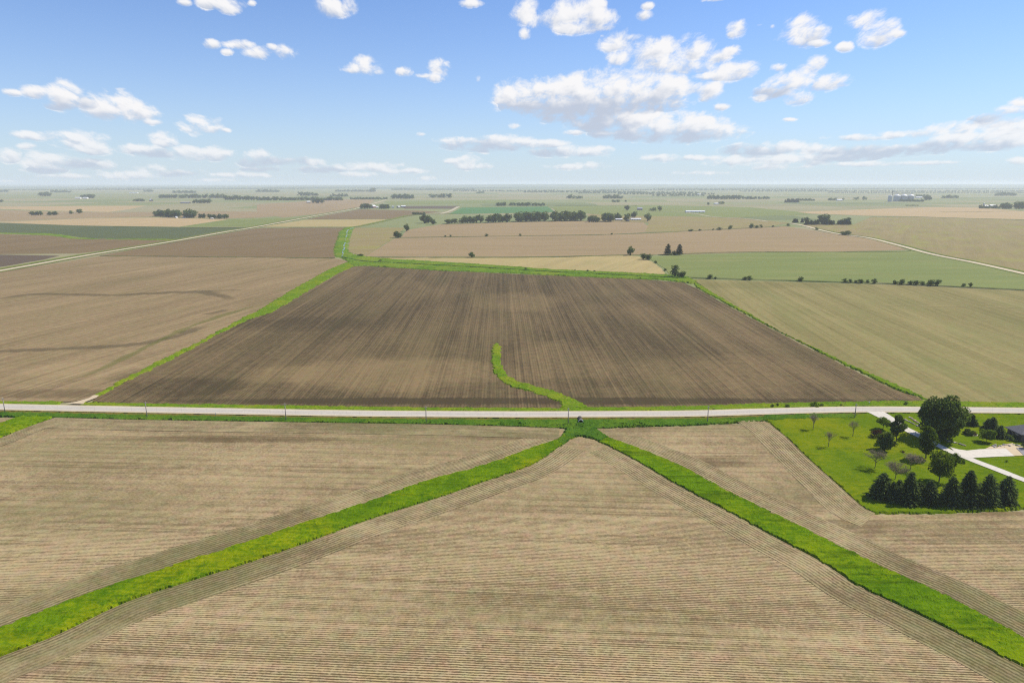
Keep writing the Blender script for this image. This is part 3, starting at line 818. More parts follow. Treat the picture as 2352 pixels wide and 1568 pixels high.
o = grass_patch('grass_strip', strip_e, GV_, 0.9, 0.7, z0=0.45, edge=0.8); tag(o, 'narrow green grass strip along the right side of the dark field', 'grass', kind='stuff')
hook = gp([(1128,800),(1134,791),(1143,788),(1150,792),(1151,810),(1152,830),(1160,852),(1172,867),(1190,877),(1230,888),(1270,898),(1300,909),(1326,922),(1350,932),(1350,940),(1290,940),(1286,928),(1262,915),(1225,904),(1190,895),(1160,884),(1142,870),(1132,855),(1128,835)])
o = grass_patch('hooked_waterway', hook, GV_, 0.8, 0.7, z0=0.45, edge=0.9); tag(o, 'hook-shaped green waterway running into the dark field', 'grass', kind='stuff')
far_strip = gp([(-200,533),(0,534.8),(100,536),(140,538.5),(175,545.5),(230,548.5),(400,549.8),(420,551),(375,552),(160,548.5),(125,542),(60,538.5),(0,537.5),(-200,536)])
o = grass_patch('grass_strip', far_strip, GCREEK, 6.0, 1.0, z0=0.55, edge=2.0); tag(o, 'pale green curved grass strip at far left', 'grass', kind='stuff')

# near waterways: the two arms of the Y
LA_U = [(1299,986),(1294,999),(1277,1012),(1217,1032),(1110,1071),(978,1107),(842,1156),(689,1206),(560,1250),(443,1287),(330,1325),(221,1358),(110,1402),(0,1444.6),(-160,1512)]
LA_L = [(1331,1004.6),(1311,1010.6),(1290,1026),(1221,1070.6),(1127,1103.5),(1019,1141.5),(842,1198),(689,1255),(560,1299),(443,1336),(285,1388),(127,1464),(0,1512),(-160,1588)]
RA_U = [(1364,988),(1400,1007),(1451,1025.6),(1517,1052),(1568,1074),(1684,1136.8),(1811,1198.5),(1925,1255),(2048,1315.5),(2159,1363),(2254,1413.6),(2352,1466),(2520,1556)]
RA_L = [(1331,1004.6),(1357,1009),(1401,1029),(1471,1066),(1530,1102),(1600,1140),(1684,1184),(1779,1236.4),(1881,1290),(1969,1347),(2080,1401),(2191,1454.7),(2352,1537),(2520,1628)]
la_u, la_l, ra_u, ra_l = (resample(gp(q), 4.0) for q in (LA_U, LA_L, RA_U, RA_L))
junction = gp([(1299,984),(1366,984),(1401,1006),(1380,1018),(1357,1009),(1331,1004.6),(1311,1010.6),(1290,1026),(1277,1013),(1294,999)])
left_arm = np.vstack([la_u[2:], la_l[::-1]])
right_arm = np.vstack([ra_u[1:], ra_l[::-1]])

# fields south of the road
DITCH_S = [(-500,948),(-300,953),(0,958.5),(128,960.5),(340,966),(784,973),(1050,977.5),(1290,985)]
DITCH_E = [(1366,985),(1450,982),(1568,979),(1740,970.5),(1765,970)]
a0 = at(842, 1368); a1 = at(1378, 1388)
ROWDEG = math.degrees(math.atan2(a1[1] - a0[1], a1[0] - a0[0]))
f_fl = field([(-60,1035),(128,960),(340,965),(784,972),(1050,976.5),(1292,984)] + [(x, y + 4) for x, y in LA_U[1:]] + [(-500,1560),(-500,1200)], M_FL, ROWDEG * 0.8, 'wide stubble field left of the diagonal green waterway', .3)
f_fm = field([(x, y - 3) for x, y in LA_L[::-1]] + [(x, y - 3) for x, y in RA_L[1:]] + [(2600,1720),(-300,1720)], M_FM, ROWDEG, 'triangular stubble field between the two green waterways', .3)
f_fr = field([(1362,984)] + DITCH_E[1:] + [(1800,1000),(1900,1095),(1985,1170),(2010,1181),(2150,1181),(2352,1173),(2800,1158),(2800,1700)] + [(x, y + 4) for x, y in RA_U[::-1]], M_FR, ROWDEG * 0.2, 'wedge of stubble field below the lawn and spruces', .3)
f_fc = field([(-60,961),(0,959.5),(37,960),(0,974),(-60,998)], M_FR, 10, 'small corner of stubble at the left edge below the road', .2)

def headland(parent, edge, dist, z):
    E = resample_n(edge, 160)
    O = offset_line(E, dist)
    E[:, 2] = z; O[:, 2] = z
    return ribbon('headland', E, O, M_HEAD, z, parent=parent, nv=3, step=3.0)
zz = next_z()
headland(f_fl, la_u[3:], -10.5, zz)
headland(f_fm, la_l[4:], 10.5, zz + .012)
headland(f_fm, ra_l[4:], -10.5, zz + .024)
headland(f_fr, ra_u[3:], 10.5, zz + .036)
lawn_w = resample(gp([(1752,966),(1800,1001),(1850,1050),(1900,1095),(1950,1140),(1985,1170),(2010,1181)]), 4.0)
headland(f_fr, lawn_w, -12.5, zz + .048)
lawn_b = resample(gp([(2010,1181.5),(2150,1180.5),(2352,1172.5),(2700,1160)]), 4.0)
headland(f_fl, resample(gp([(-150,1062),(0,1009),(33,995),(83,976),(128,961)]), 4.0), -9, zz + .072)
headland(f_fl, resample(gp([(128,961),(340,966.5),(784,973.5),(1050,978),(1285,985.5)]), 4.0), -13, zz + .084)

z_g = 0.75
for poly, mat_, lab in ((left_arm, GR, 'wide bright green waterway running to the lower left corner'),
                        (right_arm, GR2, 'wide bright green waterway running to the lower right corner')):
    o = grass_patch('grass_waterway', poly, mat_, 0.36, 0.34, z0=z_g, edge=0.42)
    tag(o, lab, 'grass', kind='stuff')
o = grass_patch('grass_waterway', junction, GD, 0.45, 0.7, z0=z_g, edge=0.6); tag(o, 'tangled darker grass where the two waterways meet below the culvert', 'grass', kind='stuff')
o = grass_patch('grass_waterway', gp([(-90,1010),(0,975),(37,961),(60,957),(128,959),(83,975),(33,994),(0,1007),(-90,1045)]), GR, 0.6, 0.5, z0=z_g, edge=0.6); tag(o, 'short piece of green waterway at the left edge below the road', 'grass', kind='stuff')

# ditch and verge of the main road
sd = np.vstack([RS[RS[:, 0] < at(1765, 952)[0]], resample(gp(DITCH_S + DITCH_E), 4.0)[::-1]])
def tall_s(X, Y):
    d = np.interp(X, RS[:, 0], RS[:, 1]) - Y
    return np.where(d < 2.6, 0.16, np.where(d < 6.5, 0.45, 1.0))
dry_s = np.vstack([RS[RS[:, 0] < at(1975, 946)[0]], offset_line(RS[RS[:, 0] < at(1975, 946)[0]], -2.6)[::-1]])
o = grass_patch('roadside_ditch', sd, GD, 0.5, 1.0, z0=0.30, edge=0.5, zf=slope_s, tall=tall_s); tag(o, 'dark green overgrown ditch along the near side of the road', 'grass', kind='stuff')
o = grass_patch('mown_shoulder', dry_s, GDRY, 0.5, 0.14, z0=0.36, edge=0.5, zf=slope_s); tag(o, 'dry brownish mown grass along the near road shoulder', 'grass', kind='stuff')
VN = [(-500,912.5),(-300,916),(0,922),(150,923)]
VN2 = [(190,924.5),(350,928),(600,931),(784,934),(1000,936.5),(1250,938),(1330,937),(1568,934),(1740,927.5),(1980,923),(2130,922),(2352,925.5),(2700,929)]
vn1 = np.vstack([RN[RN[:, 0] < at(150, 929.5)[0]], resample(gp(VN), 4.0)[::-1]])
vn2 = np.vstack([RN[RN[:, 0] > at(185, 930)[0]], resample(gp(VN2), 4.0)[::-1]])
o = grass_patch('road_verge', vn1, GV_, 0.6, 0.5, z0=0.42, edge=0.5, zf=slope_n); tag(o, 'short green verge beyond the road left of the field entrance', 'grass', kind='stuff')
o = grass_patch('road_verge', vn2, GV_, 0.6, 0.5, z0=0.42, edge=0.5, zf=slope_n); tag(o, 'long green verge between the road and the dark field', 'grass', kind='stuff')

# ------------------------------------------------------------------ main road
def road_mat(name, col, joints=True):
    m, g = new_mat(name)
    uvn = g.n('ShaderNodeUVMap')
    u, v, _ = g.sep(uvn.outputs[0])
    geo = g.n('ShaderNodeNewGeometry')
    n = g.noise(g.comb(g.m('MULTIPLY', u, 0.05), g.m('MULTIPLY', v, 0.9), 0.0), 1.0, 4.0, 0.6)
    n2 = g.noise(geo.outputs['Position'], 0.8, 4.0, 0.65)
    f = g.m('ADD', g.m('MULTIPLY', n, 0.6), g.m('MULTIPLY', n2, 0.4))
    c = g.mix(g.mr(f, 0.35, 0.65), tuple(q * 0.74 for q in col), col)
    if joints:
        for q in (.17, .37, .63, .83):                 # darker wheel paths
            hit = g.mr(g.m('ABSOLUTE', g.m('SUBTRACT', v, q * 9.6)), 0.15, 0.75, 0.22, 0.0, 'SMOOTHSTEP')
            c = g.mix(g.m('MULTIPLY', hit, g.mr(n, 0.3, 0.7, 0.4, 1.0)), c, (.20, .185, .165))
        j = g.m('PINGPONG', u, 3.0)
        k = g.m('LESS_THAN', j, 0.06)
        c = g.mix(g.m('MULTIPLY', k, 0.45), c, (.2, .19, .17))
    return finish(m, g, c, 0.85, 0.2)
M_CONC = road_mat('pale_concrete', (.47, .43, .365))
M_GRAVEL = road_mat('pale_gravel', (.50, .42, .28), False)
M_DRIVE = road_mat('driveway_concrete', (.58, .535, .455))
M_PINK = road_mat('tinted_concrete', (.50, .40, .26), False)
M_LINE = plain_mat('worn_road_line', (.40, .36, .26), .3, 3.0)
M_APRON = plain_mat('grey_apron', (.19, .18, .185), .2, 3.0)
road = ribbon('road', RN, RS, M_GRAVEL, ROAD_Z, nv=2, step=4.0)
tag(road, 'pale two-lane road crossing the view from left to right', 'road', kind='structure')
mid_n = RN + (resample_n(RS, len(RN)) - RN) * 0.16; mid_s = RN + (resample_n(RS, len(RN)) - RN) * 0.82
ribbon('pavement', mid_n, mid_s, M_CONC, ROAD_Z + .02, parent=road, step=4.0)
for q in (0.475, 0.50):
    c_l = RN + (resample_n(RS, len(RN)) - RN) * q
    ribbon('centre_line', offset_line(c_l, .07), offset_line(c_l, -.07), M_LINE, ROAD_Z + .035, parent=road, step=4.0)
# field entrance, left
ent = gp([(150,930.5),(172,926),(190,921),(204,917),(216,910),(228,910.5),(222,916),(208,921.5),(196,926),(192,931.5)], 0)
V = ent.copy()
V[:, 2] = slope_n(V[:, 0], V[:, 1]) + 0.75
V[[0, -1], 2] = ROAD_Z + .004
tr = np.array(tessellate_polygon([[Vector(p) for p in V]]))
a_, b_, c_ = V[tr[:, 0]], V[tr[:, 1]], V[tr[:, 2]]
fl = np.cross(b_ - a_, c_ - a_)[:, 2] < 0
tr[fl] = tr[fl][:, ::-1]
o = link('dirt_track', make_mesh('dirt_track', V, [tr], [M_PINK], uv=V[:, :2])); tag(o, 'short pale dirt track entering the field from the road at left', 'track', kind='structure')

# gravel roads far out
o = line('gravel_road', [(-400,690),(0,621.3),(200,586),(400,553.4),(525,531),(588,521),(738,493),(823,478),(845,470),(860,467),(888,458.5)], 9.5, M_GRAVEL, z=.62, step=12); tag(o, 'long pale gravel road running diagonally away at left', 'road', kind='structure')
GROADV = grass_mat('gravel_road_verge', (.09, .13, .025), (.135, .165, .035), (.17, .16, .055), 0.4)
for off, nm in ((1, 'right'), (-1, 'left')):
    P_ = resample(gp([(-400,690),(0,621.3),(200,586),(400,553.4),(525,531),(588,521),(738,493),(823,478)]), 12.0)
    A_ = offset_line(P_, 4.8 * off); B_ = offset_line(P_, 14.0 * off)
    o = ribbon('road_verge', A_, B_, GROADV, .56, step=12.0); tag(o, 'thin green verge on the %s side of the left gravel road' % nm, 'verge', kind='structure')
o = line('gravel_road', [(1816,512.5),(1850,519),(1876,526),(1926,537),(1994,546),(2064,563),(2139,583),(2239,603),(2352,628),(2600,683)], 9.0, M_GRAVEL, z=.62, step=10); tag(o, 'pale gravel road slanting across the fields at right', 'road', kind='structure')
for off, nm in ((1, 'far'), (-1, 'near')):
    P_ = resample(gp([(1876,526),(1926,537),(1994,546),(2064,563),(2139,583),(2239,603),(2352,628),(2600,683)]), 10.0)
    o = ribbon('road_verge', offset_line(P_, 4.6 * off), offset_line(P_, 10.5 * off), GROADV, .56, step=10.0); tag(o, 'thin green verge on the %s side of the right gravel road' % nm, 'verge', kind='structure')
M_FAINT = road_mat('far_gravel', (.40, .35, .22), False)
o = line('farm_lane', [(1490,486),(1560,487),(1600,491.5),(1640,498),(1720,503),(1764,509)], 9, M_FAINT, z=.60, step=20); tag(o, 'faint gravel lane passing the long white barn', 'lane', kind='structure')
o = line('farm_lane', [(2035,464.5),(2060,464.2),(2090,466),(2139,469.5)], 11, M_FAINT, z=.60, step=20); tag(o, 'pale lane in front of the far grain bins', 'lane', kind='structure')
o = line('grass_lane', [(1013,491),(1035,484),(1053,474.5)], 16, M_FAINT, z=.61, step=20); tag(o, 'pale grass lane left of the bluish green field', 'lane', kind='structure')
o = line('grass_lane', [(815,521),(860,512),(905,502),(945,494),(1010,491.5),(1060,490)], 16, GROADV, z=.585, step=20); tag(o, 'green strip winding from the creek head to the hedge', 'strip', kind='structure')

# creek water, ditch channel
def water_mat():
    m, g = new_mat('creek_water')
    return finish(m, g, (.05, .06, .06), 0.08, 0.5)
o = line('creek', [(812,523),(800,528),(796.5,534),(797,540),(793,547),(794,555),(790,563),(791,570),(787,577),(788,582),(785.5,589)], 1.7, water_mat(), z=1.15, step=4.0, wobble=0.9); tag(o, 'narrow winding creek catching the light between green banks', 'creek', kind='structure')
M_CHAN = grass_mat('ditch_channel', (.028, .055, .016), (.045, .085, .022), (.06, .10, .025), 1.0)
o = line('ditch_channel', [(786,589.5),(815,595.5),(850,599.8),(1000,607.5),(1100,612.5),(1176,617.5),(1300,624.5),(1400,629),(1530,635.5),(1577,637.5)], 3.2, M_CHAN, z=1.35, step=4.0, wobble=0.5); tag(o, 'dark drainage channel along the green grass band', 'ditch', kind='structure')
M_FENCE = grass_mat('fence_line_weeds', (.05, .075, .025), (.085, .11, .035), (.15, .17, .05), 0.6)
for pts, wd, lab in (
    ([(229,587.5),(400,588.5),(600,591),(770,593)], 4.5, 'dark weedy fence line behind the wide pale stubble field'),
    ([(663,522.3),(740,521.8),(808,521.6)], 6, 'dark fence line at the head of the creek'),
    ([(920,546),(1176,541.9),(1401,538.4),(1576,531),(1764,521.6),(1815,518)], 6.5, 'dark fence line across the tan fields'),
    ([(1513,585),(1651,579.5),(1764,578.5),(1930,578.4),(2064,577.5),(2090,576)], 5, 'dark fence line above the green sprouting field'),
    ([(1577,637.5),(1722,642),(2027,651),(2352,666),(2700,684)], 3.6, 'dark weedy ditch under the row of hedgerow bushes'),
    ([(840,590.2),(1000,591.2),(1176,591),(1300,589.2),(1426,585.8),(1500,586)], 5.5, 'green margin between the pinkish and golden fields'),
    ([(1013,515.3),(1176,510.4),(1346,507.4),(1476,510.4)], 6, 'dark margin along the long windbreak'),
    ([(175,518.6),(300,520.5),(425,522),(590,522)], 7, 'dark margin between straw and dark green fields'),
    ([(2000,498.3),(2089,497.6),(2239,502.2),(2352,505)], 7, 'dark margin across the far right fields'),
    ([(2160,487),(2230,486.5),(2290,485.5),(2352,484)], 9, 'dark contour strip in the pale far right field'),
    ([(1270,473),(1440,472),(1462,474)], 12, 'dark lane behind the green far field')):
    o = line('fence_line', pts, wd, M_FENCE, z=next_z(), step=6.0, wobble=0.5)
    tag(o, lab, 'fence line', kind='structure')
stain(f_right, [(2000,700),(2150,703),(2352,706)], 3.0, stain_mat('straw_trace', (.36, .29, .15), .5), 'straw_trace')

# ------------------------------------------------------------------ lawn and driveway of the farmhouse
LAWN = [(1752,966),(1766,971),(1800,1001),(1850,1050),(1900,1095),(1950,1140),(1985,1170),(2010,1181),(2150,1180),(2352,1172),(2700,1160)]
lawn_top = RS[(RS[:, 0] > at(1752, 953)[0])]
lawn_poly = np.vstack([gp(LAWN), lawn_top[::-1]])
lawn = grass_patch('lawn', lawn_poly, GLAWN, 0.55, 0.13, z0=0.52, edge=0.4, zf=lambda X, Y: slope_s(X, Y, .22))
tag(lawn, 'mown bright green lawn around the farmhouse trees', 'lawn', kind='structure')
o = grass_patch('ditch_grass', gp([(1752,967),(1752,956),(1800,955),(1860,953.5),(1950,953),(1975,957),(1960,961.5),(1900,963),(1820,965.5)]), GD, 0.5, 0.4, z0=0.58, edge=0.6, zf=lambda X, Y: slope_s(X, Y, .22)); tag(o, 'longer dark grass of the ditch at the top of the lawn', 'grass', kind='stuff')
LZ = 0.74
def drive_z(X, Y):
    d = np.interp(X, RS[:, 0], RS[:, 1]) - Y
    t = np.clip(d / 7.5, 0, 1)
    return LZ + (ROAD_Z + 0.03 - LZ) * (1 - t * t * (3 - 2 * t))
DL = [(1989,945.5),(2016,957.5),(2044,971),(2078,989),(2109,1004),(2145.7,1022),(2177,1037.8),(2208,1049.5),(2229,1058.7),(2273,1075.6),(2312,1091),(2352,1105.8),(2600,1200)]
DU = [(2028,945.5),(2050,957),(2060,963.5),(2078,977),(2109,992.5),(2145.7,1012.5),(2180,1030),(2215,1043.5),(2240,1053.5),(2280,1068.5),(2316,1082),(2352,1096.5),(2600,1187)]
drive = ribbon('driveway', gp(DL, LZ), gp(DU, LZ), M_DRIVE, LZ, nv=3, zf=drive_z, step=2.5)
tag(drive, 'pale concrete driveway curving through the lawn', 'driveway', kind='structure')
pad = sheet('driveway_pad', [(2182,1026),(2200,1031),(2221,1034),(2250,1031),(2286,1029.8),(2310,1029),(2330,1043.5),(2330,1046.5),(2290,1048),(2240,1050.5),(2226,1053),(2200,1043)], M_DRIVE, 0, z=LZ + .02, ragged=0, parent=drive)
pad2 = sheet('tinted_pad', [(2310,1029),(2333,1028.3),(2350,1044.3),(2352,1045.2),(2330,1046.2)], M_PINK, 0, z=LZ + .03, ragged=0, parent=drive)
pad3 = sheet('grey_apron', [(2334,1028),(2420,1026),(2440,1046),(2352,1045.5)], M_APRON, 0, z=LZ + .04, ragged=0, parent=drive)

# ------------------------------------------------------------------ tree kit
M_BARK = plain_mat('bark', (.085, .068, .052), .35, 4.0, .95, .1, stretch=(1, 1, .3))
M_BARKG = plain_mat('pale_bark', (.135, .110, .085), .3, 5.0, .95, .1)
L_DARK = leaf_mat('dark_leaves', (.050, .082, .016), (.140, .195, .038), .45)
L_MID = leaf_mat('mid_green_leaves', (.056, .098, .010), (.130, .190, .018), .45)
L_LIGHT = leaf_mat('light_green_leaves', (.065, .108, .008), (.140, .185, .014), .45)
L_YEL = leaf_mat('yellow_green_leaves', (.16, .20, .008), (.29, .30, .012), .4)
L_SPRUCE = leaf_mat('spruce_needles', (.040, .070, .025), (.085, .130, .040), .35)
L_SPRUCE2 = leaf_mat('spruce_needle_tips', (.070, .105, .030), (.125, .165, .044), .38)
L_RED = leaf_mat('maroon_leaves', (.055, .022, .016), (.10, .045, .025), .3)
L_BUD = leaf_mat('pale_twig_buds', (.20, .165, .115), (.30, .25, .17), .35)
L_GREY = leaf_mat('grey_green_leaves', (.07, .095, .045), (.13, .16, .075), .3)
L_FAR = leaf_mat('far_leaves', (.052, .085, .022), (.135, .180, .042), .4)
L_FARC = leaf_mat('far_needles', (.026, .046, .018), (.065, .088, .030), .25)

def unit(n, r):
    v = r.normal(size=(n, 3)); return v / (np.linalg.norm(v, axis=1)[:, None] + 1e-9)

def leaf_quads(P, size, r, asp=0.7, up=0.35, out=None):
    """one small leafy quad per point"""
    n = len(P)
    nrm = unit(n, r); nrm[:, 2] += up
    if out is not None:
        nrm += out * 0.8
    nrm /= np.linalg.norm(nrm, axis=1)[:, None] + 1e-9
    a = np.cross(nrm, unit(n, r)); a /= np.linalg.norm(a, axis=1)[:, None] + 1e-9
    b = np.cross(nrm, a)
    s = (size * (0.6 + 0.8 * r.random(n)))[:, None] * 0.5
    V = np.stack([P - a * s - b * s * asp * 0.6, P + a * s * 0.7 - b * s * asp, P + a * s + b * s * asp * 0.6, P - a * s * 0.7 + b * s * asp], axis=1).reshape(-1, 3)
    F = np.arange(n * 4).reshape(n, 4)
    return V, F

def tube(path, radii, sides=6):
    path = np.asarray(path, float); n = len(path)
    T = np.gradient(path, axis=0); T /= np.linalg.norm(T, axis=1)[:, None] + 1e-9
    ref = np.array([0.31, 0.95, 0.05])
    A = np.cross(T, ref); A /= np.linalg.norm(A, axis=1)[:, None] + 1e-9
    B = np.cross(T, A)
    th = np.linspace(0, 2 * math.pi, sides, endpoint=False)
    V = (path[:, None, :] + (A[:, None, :] * np.cos(th)[None, :, None] + B[:, None, :] * np.sin(th)[None, :, None]) * np.asarray(radii)[:, None, None]).reshape(-1, 3)
    i, j = np.meshgrid(np.arange(n - 1), np.arange(sides), indexing='ij')
    j2 = (j + 1) % sides
    F = np.stack([i * sides + j, i * sides + j2, (i + 1) * sides + j2, (i + 1) * sides + j], -1).reshape(-1, 4)
    return V, F

def join(parts):
    Vs, Fs, o = [], [], 0
    for V, F in parts:
        Vs.append(V); Fs.append(F + o); o += len(V)
    return np.concatenate(Vs), np.concatenate(Fs)

def limb_parts(H, W, r, lobes, trunk_h, tr):
    parts = []
    top = np.array([r.normal() * .02 * H, r.normal() * .02 * H, H * 0.72])
    path = [np.array([0, 0, -0.3])]
    for k in range(1, 7):
        t = k / 6
        path.append(np.array([top[0] * t + r.normal() * .008 * H, top[1] * t + r.normal() * .008 * H, top[2] * t]))
    path = np.array(path)
    parts.append(tube(path, tr * np.linspace(1.15, 0.28, len(path)), 7))
    for c in lobes[:14]:
        z0 = min(max(trunk_h * (0.8 + 0.3 * r.random()), c[2] * 0.45), H * .6)
        s = np.array([top[0] * z0 / top[2], top[1] * z0 / top[2], z0])
        m = (s + c) / 2 + np.array([0, 0, -0.04 * H])
        m += r.normal(size=3) * .015 * H
        parts.append(tube([s, (s + m) / 2, m, (m + c) / 2, c], tr * np.array([.45, .38, .3, .2, .08]), 5))
    return parts

def broadleaf(H, W, trunk_frac, r, n_leaf, leaf, lobes_n=16, shape=1.0):
    """crown of leafy lobes around limbs; returns (trunk verts/faces, crown verts/faces)"""
    cz0 = H * trunk_frac; ch = H - cz0
    lobes = []
    tries = 0
    while len(lobes) < lobes_n and tries < 4000:
        tries += 1
        q = unit(1, r)[0] * (r.random() ** 0.45)
        prof = 1.0
        if shape != 1.0:
            prof = 1.0 - shape_k(q[2], shape)
        c = np.array([q[0] * W * .38 * prof, q[1] * W * .38 * prof, cz0 + ch * (0.5 + 0.40 * q[2])])
        if all(np.linalg.norm((c - l) / np.array([W, W, ch])) > 0.17 for l in lobes):
            lobes.append(c)
    lobes = np.array(lobes)
    rad = (0.17 + 0.10 * r.random(len(lobes))) * min(W, ch * 1.15)
    k = r.integers(0, len(lobes), n_leaf)
    d = unit(n_leaf, r)
    rr = rad[k] * (0.55 + 0.5 * r.random(n_leaf) ** 0.6)
    P = lobes[k] + d * rr[:, None] * np.array([1, 1, .82])
    lo = np.percentile(P, .4, axis=0); hi = np.percentile(P, 99.6, axis=0)
    sc = np.array([W, W, H - cz0]) / (hi - lo); of = np.array([-W / 2, -W / 2, cz0]) - lo * sc
    P = P * sc + of; lobes = lobes * sc + of
    out = P - np.array([0, 0, cz0 + ch * .45]); out /= np.linalg.norm(out, axis=1)[:, None] + 1e-9
    crown = leaf_quads(P, leaf, r, out=out)
    return join(limb_parts(H, W, r, lobes, cz0, max(.06, H * .017))), crown

def shape_k(z, s):
    return np.clip(z, 0, 1) * s

def conifer(H, W, r, n_whorl=26, dens=1.0, leaf=0.5):
    """spruce: whorls of drooping boughs carrying needle sprays, ragged outline"""
    pts, dirs, tip = [], [], []
    ph1, ph2, skew = r.random() * 6.28, r.random() * 6.28, .04 + .12 * r.random()
    pw = .58 + .24 * r.random()
    for i in range(n_whorl):
        f = i / n_whorl
        z = H * (0.02 + 0.97 * f)
        rad = W / 2 * (1 - f) ** pw * (0.86 + .28 * r.random()) + 0.06
        nb = max(5, int((5 + 9 * (1 - f)) * dens))
        a0 = r.random() * 6.28
        for b in range(nb):
            a = a0 + 6.283 * b / nb + r.normal() * .18
            L = rad * (0.68 + 0.42 * r.random()) * (1 + skew * math.cos(a - ph1) + .10 * math.sin(3 * a + ph2 + 5 * f))
            m = max(2, int(L / (leaf * .5)))
            for q in range(m):
                t = (q + 1.0) / m
                if t < 0.25 and L > 1.5: continue
                zz_ = z - 0.16 * L * t + 0.10 * L * t * t
                pts.append((math.cos(a) * L * t, math.sin(a) * L * t, max(zz_, .12)))
                dirs.append((math.cos(a), math.sin(a), -0.25)); tip.append(t)
    P = np.array(pts); D = np.array(dirs); tip = np.array(tip)
    n = len(P)
    side = np.cross(D, [0, 0, 1.0]); side /= np.linalg.norm(side, axis=1)[:, None] + 1e-9
    out = []
    for rep in range(2):
        roll = r.normal(size=n) * .6 + (0.5 if rep else -0.5)
        S = side * np.cos(roll)[:, None] + np.array([0, 0, 1.0]) * np.sin(roll)[:, None]
        ln = leaf * (0.75 + .5 * r.random(n))[:, None]; wd = leaf * (.32 + .25 * r.random(n))[:, None]
        Q = P + r.normal(size=(n, 3)) * leaf * .18
        V = np.stack([Q - D * ln * .5 - S * wd * .7, Q + D * ln * .35 - S * wd * .35, Q + D * ln * .75 + S * wd * .05, Q - D * ln * .3 + S * wd], axis=1).reshape(-1, 3)
        out.append((V, np.arange(n * 4).reshape(n, 4)))
    lead = tube([(0, 0, -.3), (0, 0, H * .5), (0, 0, H * .99)], [H * .016, H * .009, .02], 6)
    idx = np.concatenate([(tip > .75).astype(int)] * 2)
    return lead, join(out), idx

def bare_tree(H, W, r, trunk_frac=0.33, buds=900):
    """leafless tree: forking limbs, twigs and swelling buds"""
    parts = []; tips = []
    def grow(p, d, L, rad, lev):
        pts = [p]; q = p.copy(); dd = d.copy()
        for k in range(3):
            dd = dd + r.normal(size=3) * .10; dd[2] += .05; dd /= np.linalg.norm(dd)
            q = q + dd * L / 3; pts.append(q.copy())
        parts.append(tube(pts, rad * np.array([1, .85, .7, .5]), 5 if lev < 2 else 3))
        if lev >= 4:
            tips.append((pts[1], pts[3])); return
        nb = [5, 4, 4, 3][lev]
        for b in range(nb):
            t = 0.45 + 0.55 * (b + r.random()) / nb
            s = pts[0] + (pts[3] - pts[0]) * t
            az = r.random() * 6.283
            side = np.array([math.cos(az), math.sin(az), 0.25])
            sp = min(W / H, .75)
            nd = dd * 0.75 + side * (0.55 + .35 * r.random()) * sp * 1.25; nd /= np.linalg.norm(nd)
            grow(s, nd, L * (0.62 + .18 * r.random()), max(rad * .5, .012), lev + 1)
    th = H * trunk_frac
    parts.append(tube([(0, 0, -.2), (0.02 * H, 0, th * .6), (0.01 * H, 0.01 * H, th)], [H * .018, H * .015, H * .013], 7))
    for b in range(4):
        az = b * 1.57 + r.random()
        grow(np.array([.01 * H, .01 * H, th * (.85 + .2 * r.random())]), np.array([math.cos(az) * .45 * min(W / H, .8) * 1.6, math.sin(az) * .45 * min(W / H, .8) * 1.6, .8]) / 1.0, H * .30, H * .010, 1)
    grow(np.array([.01 * H, .01 * H, th]), np.array([0.02, 0, 1.0]), H * .33, H * .012, 1)
    Vt, Ft = join(parts)
    sc = np.array([W / max(np.ptp(Vt[:, 0]), .1), W / max(np.ptp(Vt[:, 1]), .1), H / max(Vt[:, 2].max(), .1)])
    T0 = np.array([t[0] for t in tips]); T1 = np.array([t[1] for t in tips])
    k = r.integers(0, len(T0), buds)
    P = T0[k] + (T1[k] - T0[k]) * r.random((buds, 1)) + r.normal(size=(buds, 3)) * .03 * H
    crown = leaf_quads(P, 0.14, r)
    low = Vt[:, 2:3] / H
    Vt = Vt * np.where(Vt[:, 2:3] < th * .8, np.array([1, 1, sc[2]]), sc)
    crown = (crown[0] * sc, crown[1])
    return (Vt, Ft), crown

def place_tree(name, xb, yb, z, trunk, crown, mt, mc, label, cat='tree', group=None, crown_idx=None, crown_name='crown', rz=None, trunk_name='trunk'):
    p = at(xb, yb, z)
    e = empty(name, p, rng.random() * 6.28 if rz is None else rz)
    tag(e, label, cat, group)
    link(trunk_name, make_mesh(trunk_name, trunk[0], [trunk[1]], [mt], smooth=True), e)
    mcs = mc if isinstance(mc, (list, tuple)) else [mc]
    link(crown_name, make_mesh(crown_name, crown[0], [crown[1]], mcs, mat_idx=crown_idx), e)
    return e

def mh(x, yb, hpx, z=LZ):
    """metres for a height of hpx photo pixels above ground point (x, yb)"""
    p = at(x, yb, z); dist = math.hypot(p[1], CAM_H)
    ang = math.atan2(CAM_H, p[1])
    return hpx / px_per_m(p) / math.cos(ang) * 0.97
def mw(x, yb, wpx, z=LZ):
    return wpx / px_per_m(at(x, yb, z))
C7 = lambda cx, cy_: (1739.5 + .2604 * cx, 888.1 + .2604 * cy_)
TZ = 0.55

